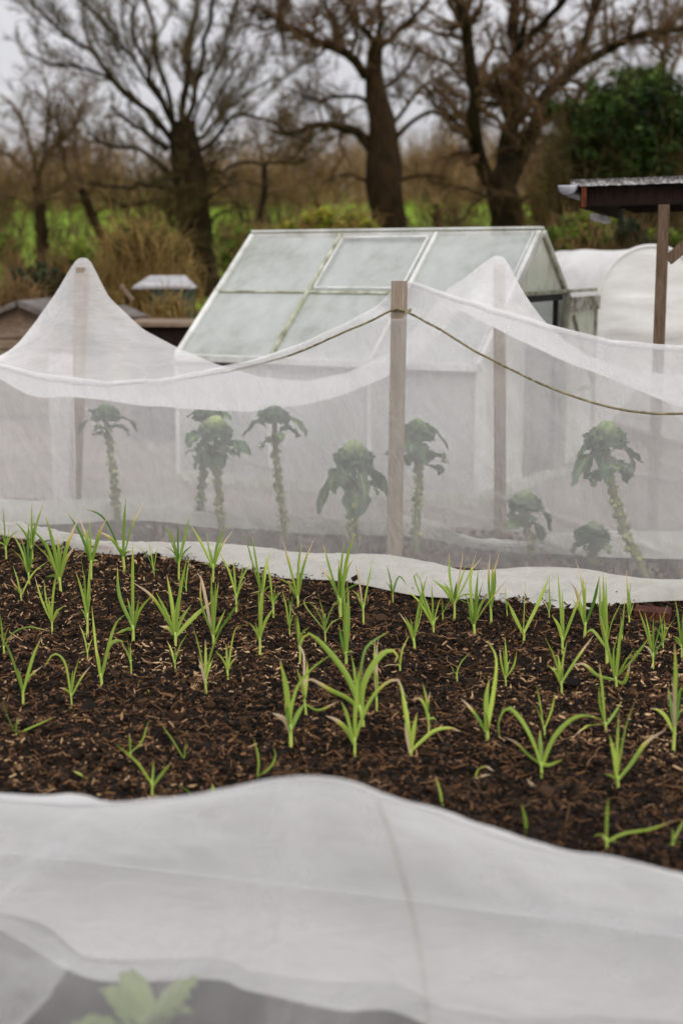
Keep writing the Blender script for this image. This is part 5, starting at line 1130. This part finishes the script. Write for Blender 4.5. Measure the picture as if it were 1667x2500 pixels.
tree('pollard_tree', 'thick trunked bare tree with straight branches radiating like a fan', 'tree',
     [(478, 690, 84), (462, 600, 66), (452, 520, 70), (440, 440, 76), (430, 360, 78), (425, 300, 70), (422, 278, 50)],
     [([(400, 330), (330, 250), (240, 160), (160, 80), (80, 10), (20, -40)], 22, 7), ([(405, 300), (350, 180), (312, 80), (285, -40)], 22, 8), ([(420, 290), (430, 150), (442, 60), (455, -60)], 26, 10), ([(432, 290), (466, 150), (478, 50), (492, -60)], 22, 9),
      ([(392, 320), (300, 215), (215, 170), (140, 150), (50, 118)], 20, 5), ([(410, 310), (372, 170), (350, 60), (325, -40)], 20, 8), ([(385, 345), (330, 300), (270, 262), (255, 240)], 18, 8), ([(395, 400), (320, 345), (245, 330), (200, 300)], 18, 7),
      ([(395, 440), (330, 425), (270, 432), (180, 420)], 18, 6), ([(450, 320), (540, 232), (600, 202), (690, 150)], 16, 4), ([(455, 350), (560, 262), (640, 292), (710, 330)], 16, 5), ([(462, 400), (600, 372), (700, 372), (745, 340)], 14, 4),
      ([(460, 300), (515, 200), (556, 90), (600, -10)], 14, 4), ([(440, 290), (480, 200), (520, 110), (540, -30)], 12, 4), ([(405, 300), (300, 120), (210, 30), (150, -40)], 16, 5), ([(400, 460), (300, 470), (240, 450)], 16, 5), ([(470, 460), (540, 420), (620, 430)], 12, 4)] + [([(450 + 30 * math.cos(k * 1.9), 340 + k * 13), (450 + 75 * math.cos(k * 1.9), 325 + k * 13 - 20 * math.sin(k)), (450 + 130 * math.cos(k * 1.9), 330 + k * 13 - 30 * math.sin(k * 2.3))], 7, 2.5) for k in range(18)] + [([(455 + 34 * math.cos(k * 2.3), 300 + k * 11), (455 + 60 * math.cos(k * 2.3), 280 + k * 11 - 25 * math.sin(k)), (455 + 105 * math.cos(k * 2.3), 265 + k * 11)], 6, 2) for k in range(22)],
     30, M['bark_a'], M['twig_a'], 3, counts=(420, 4200, 20000), group=None, up=.22, ang=(.5, .6, .7), lf=(.36, .4, .42), depth=2.5, lw=.66)
tree('oak_tree', 'gnarled bare oak with crooked limbs standing behind the greenhouse ridge', 'tree',
     [(902, 560, 92), (898, 520, 80), (888, 440, 76), (880, 360, 82), (878, 300, 70), (868, 230, 58), (864, 160, 42), (864, 108, 34)],
     [([(862, 180), (822, 140), (770, 108), (720, 82), (668, 74), (645, 52), (632, 38), (598, 38)], 28, 10), ([(850, 340), (822, 308), (780, 292), (728, 290), (680, 312), (620, 298)], 30, 10), ([(866, 115), (836, 70), (800, 30), (772, -30)], 20, 8), ([(866, 112), (910, 70), (960, 30), (1000, -30)], 18, 6),
      ([(864, 110), (872, 50), (868, -40)], 18, 8), ([(770, 108), (776, 60), (750, 10), (745, -40)], 14, 6), ([(905, 280), (960, 210), (1030, 165), (1060, 120)], 12, 4), ([(905, 320), (980, 262), (1050, 270), (1070, 300)], 14, 4), ([(850, 240), (790, 220), (730, 230), (660, 200)], 12, 4), ([(880, 200), (940, 150), (960, 100)], 12, 4),
      ([(645, 52), (640, 20), (660, -30)], 8, 4), ([(720, 290), (690, 340), (660, 370)], 10, 4), ([(905, 420), (980, 400), (1040, 420)], 10, 3), ([(850, 420), (790, 400), (740, 420)], 10, 3)],
     33, M['bark_b'], M['twig_b'], 5, counts=(320, 3000, 15000), up=.04, ang=(.9, .9, .8), lf=(.40, .42, .42), depth=3, wig=.24)
tree('forked_tree', 'bare tree with three heavy forked stems right of the oak', 'tree',
     [(1168, 560, 88), (1164, 520, 78), (1158, 470, 78), (1150, 430, 76), (1140, 400, 60)],
     [([(1140, 440), (1108, 380), (1088, 300), (1082, 200), (1078, 110), (1064, 20), (1052, -60)], 44, 22), ([(1152, 430), (1170, 330), (1180, 230), (1188, 120), (1172, 20), (1150, -60)], 56, 26), ([(1158, 440), (1205, 330), (1250, 240), (1310, 165), (1356, 60), (1396, -50)], 46, 18), ([(1190, 115), (1245, 62), (1320, -40)], 24, 12),
      ([(1192, 105), (1205, 40), (1200, -50)], 20, 10), ([(1310, 168), (1390, 112), (1470, 82), (1568, 62), (1620, 60)], 26, 12), ([(1100, 350), (1058, 292), (1010, 250), (980, 200)], 14, 4), ([(1076, 60), (1040, 20), (1020, -40)], 18, 8), ([(1230, 280), (1290, 260), (1340, 270)], 12, 4),
      ([(1082, 200), (1030, 150), (1000, 140)], 10, 3), ([(1186, 140), (1130, 100), (1110, 60)], 12, 4), ([(1160, 470), (1060, 430), (990, 420)], 10, 3), ([(1168, 480), (1250, 430), (1310, 440)], 10, 3), ([(1130, 430), (1060, 500), (1010, 510)], 8, 3)],
     28, M['bark_a'], M['twig_b'], 9, counts=(300, 3000, 14000), up=.1, ang=(.9, .85, .8), lf=(.30, .42, .42), depth=2.5, wig=.2)
tree('field_tree', 'tangled small bare tree at the frame edge beyond the pointed peak', 'tree',
     [(100, 640, 34), (98, 560, 28), (92, 480, 26), (85, 430, 22)],
     [([(88, 440), (50, 380), (0, 345), (-60, 330)], 14, 5), ([(86, 430), (70, 340), (40, 260), (0, 210)], 14, 4), ([(88, 430), (120, 340), (160, 300), (190, 240)], 14, 4), ([(92, 470), (150, 420), (200, 410)], 12, 4), ([(90, 480), (30, 450), (-30, 460)], 12, 4), ([(86, 430), (100, 350), (110, 230), (90, 160)], 12, 3)],
     38, M['bark_b'], M['twig_b'], 13, counts=(110, 700, 3000), group=TG, up=.1, own=False, depth=3, wig=.24)
tree('field_tree', 'leaning thin bare tree between the pollard and the frame edge tree', 'tree',
     [(250, 640, 24), (240, 560, 22), (205, 480, 22), (190, 440, 20)],
     [([(190, 440), (150, 380), (140, 300), (120, 260)], 12, 4), ([(195, 450), (240, 400), (260, 320), (250, 260)], 12, 4), ([(190, 440), (170, 330), (200, 230), (190, 180)], 12, 3), ([(215, 500), (270, 450), (320, 430)], 10, 3), ([(200, 470), (140, 450), (60, 470)], 10, 3), ([(190, 600), (165, 520), (150, 460)], 12, 4)],
     36, M['bark_b'], M['twig_b'], 14, counts=(100, 600, 2600), group=TG, up=.1, own=False, depth=3, wig=.24)
tree('field_tree', 'slim bare tree rising from behind the greenhouse roof corner', 'tree',
     [(600, 590, 20), (598, 520, 17), (606, 440, 15), (612, 380, 12)],
     [([(610, 400), (660, 350), (700, 300)], 8, 3), ([(612, 390), (590, 320), (570, 270)], 8, 3), ([(606, 440), (670, 430), (720, 400)], 8, 3), ([(612, 380), (630, 320), (640, 250)], 8, 3), ([(600, 480), (560, 450), (540, 400)], 7, 3)],
     40, M['bark_a'], M['twig_b'], 15, counts=(80, 600, 2600), group=TG, up=.12, own=False, depth=3, wig=.22)
tree('field_tree', 'pale twiggy tree crowding the frame edge above the ivy clump', 'tree',
     [(1545, 520, 26), (1540, 400, 24), (1530, 260, 20), (1520, 140, 14)],
     [([(1525, 160), (1500, 80), (1480, 0), (1470, -50)], 12, 4), ([(1528, 200), (1560, 120), (1580, 20), (1590, -40)], 12, 4), ([(1530, 220), (1470, 170), (1410, 130), (1370, 60)], 12, 4), ([(1535, 300), (1470, 260), (1420, 180)], 10, 3), ([(1520, 150), (1530, 60), (1520, -50)], 12, 4), ([(1535, 260), (1590, 200), (1630, 120)], 10, 3)],
     34, M['bark_b'], M['twig_b'], 16, counts=(150, 1100, 4800), group=TG, up=.12, own=False, depth=2.5, wig=.2)
tree('field_tree', 'low bare tree filling the gap between pollard and oak', 'tree',
     [(745, 600, 22), (742, 520, 20), (730, 470, 18)],
     [([(732, 475), (700, 400), (660, 350)], 9, 3), ([(732, 475), (760, 400), (790, 360)], 9, 3), ([(738, 500), (680, 460), (630, 440)], 8, 3), ([(735, 480), (730, 400), (725, 350)], 9, 3), ([(738, 500), (800, 460), (840, 450)], 8, 3)],
     42, M['bark_b'], M['twig_c'], 17, counts=(90, 800, 3600), group=TG, up=.12, own=False, depth=3, wig=.22)
tree('field_tree', 'scrubby brown tree between the oak and the forked tree', 'tree',
     [(1010, 600, 20), (1008, 530, 18), (1000, 470, 16)],
     [([(1002, 475), (970, 410), (950, 370)], 9, 3), ([(1002, 475), (1040, 410), (1060, 360)], 9, 3), ([(1005, 500), (950, 460), (920, 450)], 8, 3), ([(1003, 480), (1000, 420), (1010, 350)], 9, 3), ([(1005, 500), (1060, 470), (1100, 460)], 8, 3)],
     40, M['bark_b'], M['twig_c'], 18, counts=(90, 800, 3600), group=TG, up=.12, own=False, depth=3, wig=.22)

# brown wooded crest: nobody could count these stems
def thicket(name, label, Y0, Y1, x0, x1, hfun, n, seed, mat):
    r = np.random.default_rng(seed)
    Y = Y0 + (Y1 - Y0) * r.random(n); xs = x0 + (x1 - x0) * r.random(n); X = np.array([on_y(x * K, 600, y)[0] for x, y in zip(xs, Y)])
    H = hfun(xs) * (.45 + .6 * r.random(n)); Z = terrain_z(Y)
    d = np.stack([r.normal(0, .35, n), r.normal(0, .35, n), np.ones(n)], -1); d /= np.linalg.norm(d, axis=1, keepdims=True)
    P = np.zeros((n, 6, 3)); P[:, 0] = np.stack([X, Y, Z - .1], -1); cur = d
    for k in range(1, 6):
        cur = cur + r.normal(0, .16, (n, 3)); cur /= np.linalg.norm(cur, axis=1, keepdims=True); P[:, k] = P[:, k - 1] + cur * (H / 5)[:, None]
    Rr = (.018 + .03 * r.random(n))[:, None] * np.linspace(1, .3, 6)[None]
    V, F = tubes(P, Rr, 4); c, rc = level(P, Rr, n * 7, .7, .35, .5, .1, r, .15, 5, .22, .010)
    V2, F2 = tubes(c, rc, 3)
    o = mesh_np(name, np.vstack([V, V2]), np.vstack([F, F2 + len(V)]), mat); stuff(o, label, 'woodland'); return o
thicket('woodland', 'far brown leafless woodland along the top of the green field', 75, 95, -260, 1820, lambda x: 4.0 + 1.6 * fbm(x * .006, x * 0, 3, 7) * 2, 3400, 21, M['twig_c'])

thicket('scrub', 'dark leafless scrub scattered in broken clumps across the field', 38, 62, -200, 1750, lambda x: np.clip((1.7 + 1.3 * np.clip((650 - x) / 400, 0, 1)) * (1 + 3.0 * fbm(x * .011, x * 0 + 4, 2, 8)), .2, 4), 800, 22, M['twig_a'])

# bushes
def bush(name, label, cat, blobs, Y, mat, twig, n_leaf, leaf, seed, n_tw=500, depth=.6, group=None, spread=.28, trunk=None):
    r = np.random.default_rng(seed); cs = []; rs = []
    for (x, y, rad) in blobs:
        c = on_y(*D(x, y), Y + r.uniform(-depth, depth)); cs.append(c); rs.append(rad * K / FPX * Y)
    cs, rs = np.array(cs), np.array(rs); b = np.array([cs[:, 0].mean(), Y, float(terrain_z(Y))])
    o = thing(name, label, cat, tuple(b), group)
    if n_leaf:
        # clumps, then leaves in the clumps
        w_ = rs ** 2; nc = max(40, n_leaf // 45); k = r.choice(len(cs), nc, p=w_ / w_.sum())
        q = r.normal(size=(nc, 3)); q /= np.linalg.norm(q, axis=1, keepdims=True); cc = cs[k] + q * (rs[k] * (.45 + .6 * r.random(nc) ** .7))[:, None]
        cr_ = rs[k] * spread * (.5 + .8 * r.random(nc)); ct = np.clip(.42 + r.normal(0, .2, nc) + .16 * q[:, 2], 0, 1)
        i = r.integers(0, nc, n_leaf); p = cc[i] + r.normal(size=(n_leaf, 3)) * (cr_[i] * .55)[:, None]
        a = r.normal(size=(n_leaf, 3)); a /= np.linalg.norm(a, axis=1, keepdims=True); bb = np.cross(a, r.normal(size=(n_leaf, 3))); bb /= np.linalg.norm(bb, axis=1, keepdims=True)
        s = leaf * (.6 + .8 * r.random(n_leaf))[:, None]; nn = np.cross(a, bb)
        V = np.stack([p - a * s, p + bb * s * .45 + nn * s * .15, p + a * s, p - bb * s * .45 + nn * s * .15], 1)
        F = (np.array([[0, 1, 2], [0, 2, 3]])[None] + (np.arange(n_leaf) * 4)[:, None, None]).reshape(-1, 3)
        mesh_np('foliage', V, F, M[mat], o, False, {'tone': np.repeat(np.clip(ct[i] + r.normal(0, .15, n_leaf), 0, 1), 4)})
    n = n_tw; k = r.integers(0, len(cs), n); e = cs[k] + r.normal(size=(n, 3)) * (rs[k] * .6)[:, None]; st = np.repeat(b[None], n, 0) + r.normal(0, 1, (n, 3)) * np.array([np.ptp(cs[:, 0]) * .3 + .12, .2, .0]); st[:, 2] = b[2] - .1
    st[:, 0] = .55 * e[:, 0] + .45 * st[:, 0]
    s = np.linspace(0, 1, 7)[None, :, None]; P = st[:, None] * (1 - s) + e[:, None] * s; L = np.linalg.norm(e - st, axis=1)
    P[:, 1:-1] += r.normal(0, .05, (n, 5, 3)) * L[:, None, None]
    Rr = (.006 + .012 * r.random(n))[:, None] * np.linspace(1, .35, 7)[None]; V, F = tubes(P, Rr, 4)
    c, rc = level(P, Rr, n * 5, .8, .28, .55, .1, r, .3, 5, .25, .004); V2, F2 = tubes(c, rc, 3)
    mesh_np('stems', np.vstack([V, V2]), np.vstack([F, F2 + len(V)]), M[twig], o)
    if trunk:
        tube_obj('trunk', np.array([on_y(*D(x, y), Y) for x, y in trunk[0]]), np.array(trunk[1]) * K / FPX * Y / 2, M['bark_a'], o, 10, 14)
    return o
iv = bush('ivy_clad_tree', 'dense dark evergreen tree smothered in ivy above the open shed', 'tree', [(1450, 220, 60), (1490, 250, 70), (1400, 240, 55), (1350, 260, 45), (1310, 255, 35), (1275, 250, 16), (1540, 260, 60), (1480, 320, 90), (1400, 330, 70), (1340, 330, 55), (1550, 350, 80), (1430, 180, 30), (1500, 190, 35), (1450, 400, 70), (1380, 400, 50)], 24, 'evergreen', 'twig_a', 26000, .06, 31, 500, .9, trunk=([(1460, 640), (1455, 500), (1450, 400), (1455, 260)], [40, 36, 30, 16]))
bush('bramble_bush', 'dull brown and olive thicket of bramble below the ivy covered tree', 'bush', [(1300, 420, 55), (1380, 430, 60), (1460, 440, 60), (1540, 450, 60), (1330, 480, 50), (1280, 380, 40), (1420, 490, 45), (1240, 470, 30)], 25, 'brown_leaf', 'twig_c', 9000, .05, 32, 700, .8)
bush('hedge_bush', 'bright green loose bush between the greenhouse gable and the open shed', 'bush', [(1290, 560, 40), (1350, 540, 45), (1420, 545, 40), (1480, 560, 40), (1320, 520, 30), (1540, 570, 40)], 19, 'hedge_leaf', 'twig_c', 9000, .035, 33, 400, .6)
bush('dark_bush', 'small dark green bush beside the open shed gutter', 'bush', [(1440, 530, 26), (1460, 560, 28), (1500, 580, 26)], 17, 'dark_leaf', 'twig_a', 3500, .03, 34, 120, .3)
bush('yellow_shrub', 'yellow green shrub rising above the greenhouse ridge', 'shrub', [(700, 525, 26), (740, 510, 26), (780, 518, 26), (820, 512, 24), (850, 525, 20), (665, 532, 18)], 17, 'yellow_leaf', 'twig_d', 4500, .035, 35, 260, .3)
bush('brown_shrub', 'straw brown leafless shrub left of the greenhouse below the pollard', 'shrub', [(320, 560, 55), (370, 590, 55), (290, 600, 45), (340, 640, 50), (400, 640, 40), (270, 560, 30)], 17.5, 'brown_leaf', 'twig_d', 2500, .025, 36, 900, .5)
bush('dark_shrub', 'low dark green shrub behind the timber hutch', 'shrub', [(90, 640, 30), (130, 650, 26), (50, 645, 22)], 15, 'dark_leaf', 'twig_a', 3000, .03, 37, 120, .3)
bush('bramble_patch', 'reddish brown bramble tangle beside the timber hutch', 'bramble', [(20, 670, 22), (60, 675, 22), (10, 750, 26), (30, 720, 20)], 14.2, 'brown_leaf', 'twig_c', 900, .02, 38, 320, .3)
bush('bramble_patch', 'brown weedy tangle in front of the green bin and the cold frame', 'bramble', [(440, 770, 20), (420, 790, 18), (400, 700, 12), (370, 705, 14)], 12.6, 'brown_leaf', 'twig_d', 900, .02, 39, 200, .3)
bush('field_bush', 'green bush on the field foot between pollard trunk and greenhouse', 'bush', [(560, 560, 34), (540, 600, 34), (590, 540, 26)], 24, 'hedge_leaf', 'twig_c', 4000, .04, 40, 200, .5)
bush('field_bush', 'brown green bush on the field foot beyond the pointed peak', 'bush', [(20, 560, 30), (190, 585, 30), (230, 620, 30), (130, 600, 26)], 26, 'hedge_leaf', 'twig_c', 3500, .045, 42, 350, .5)
bpy.context.view_layer.update()
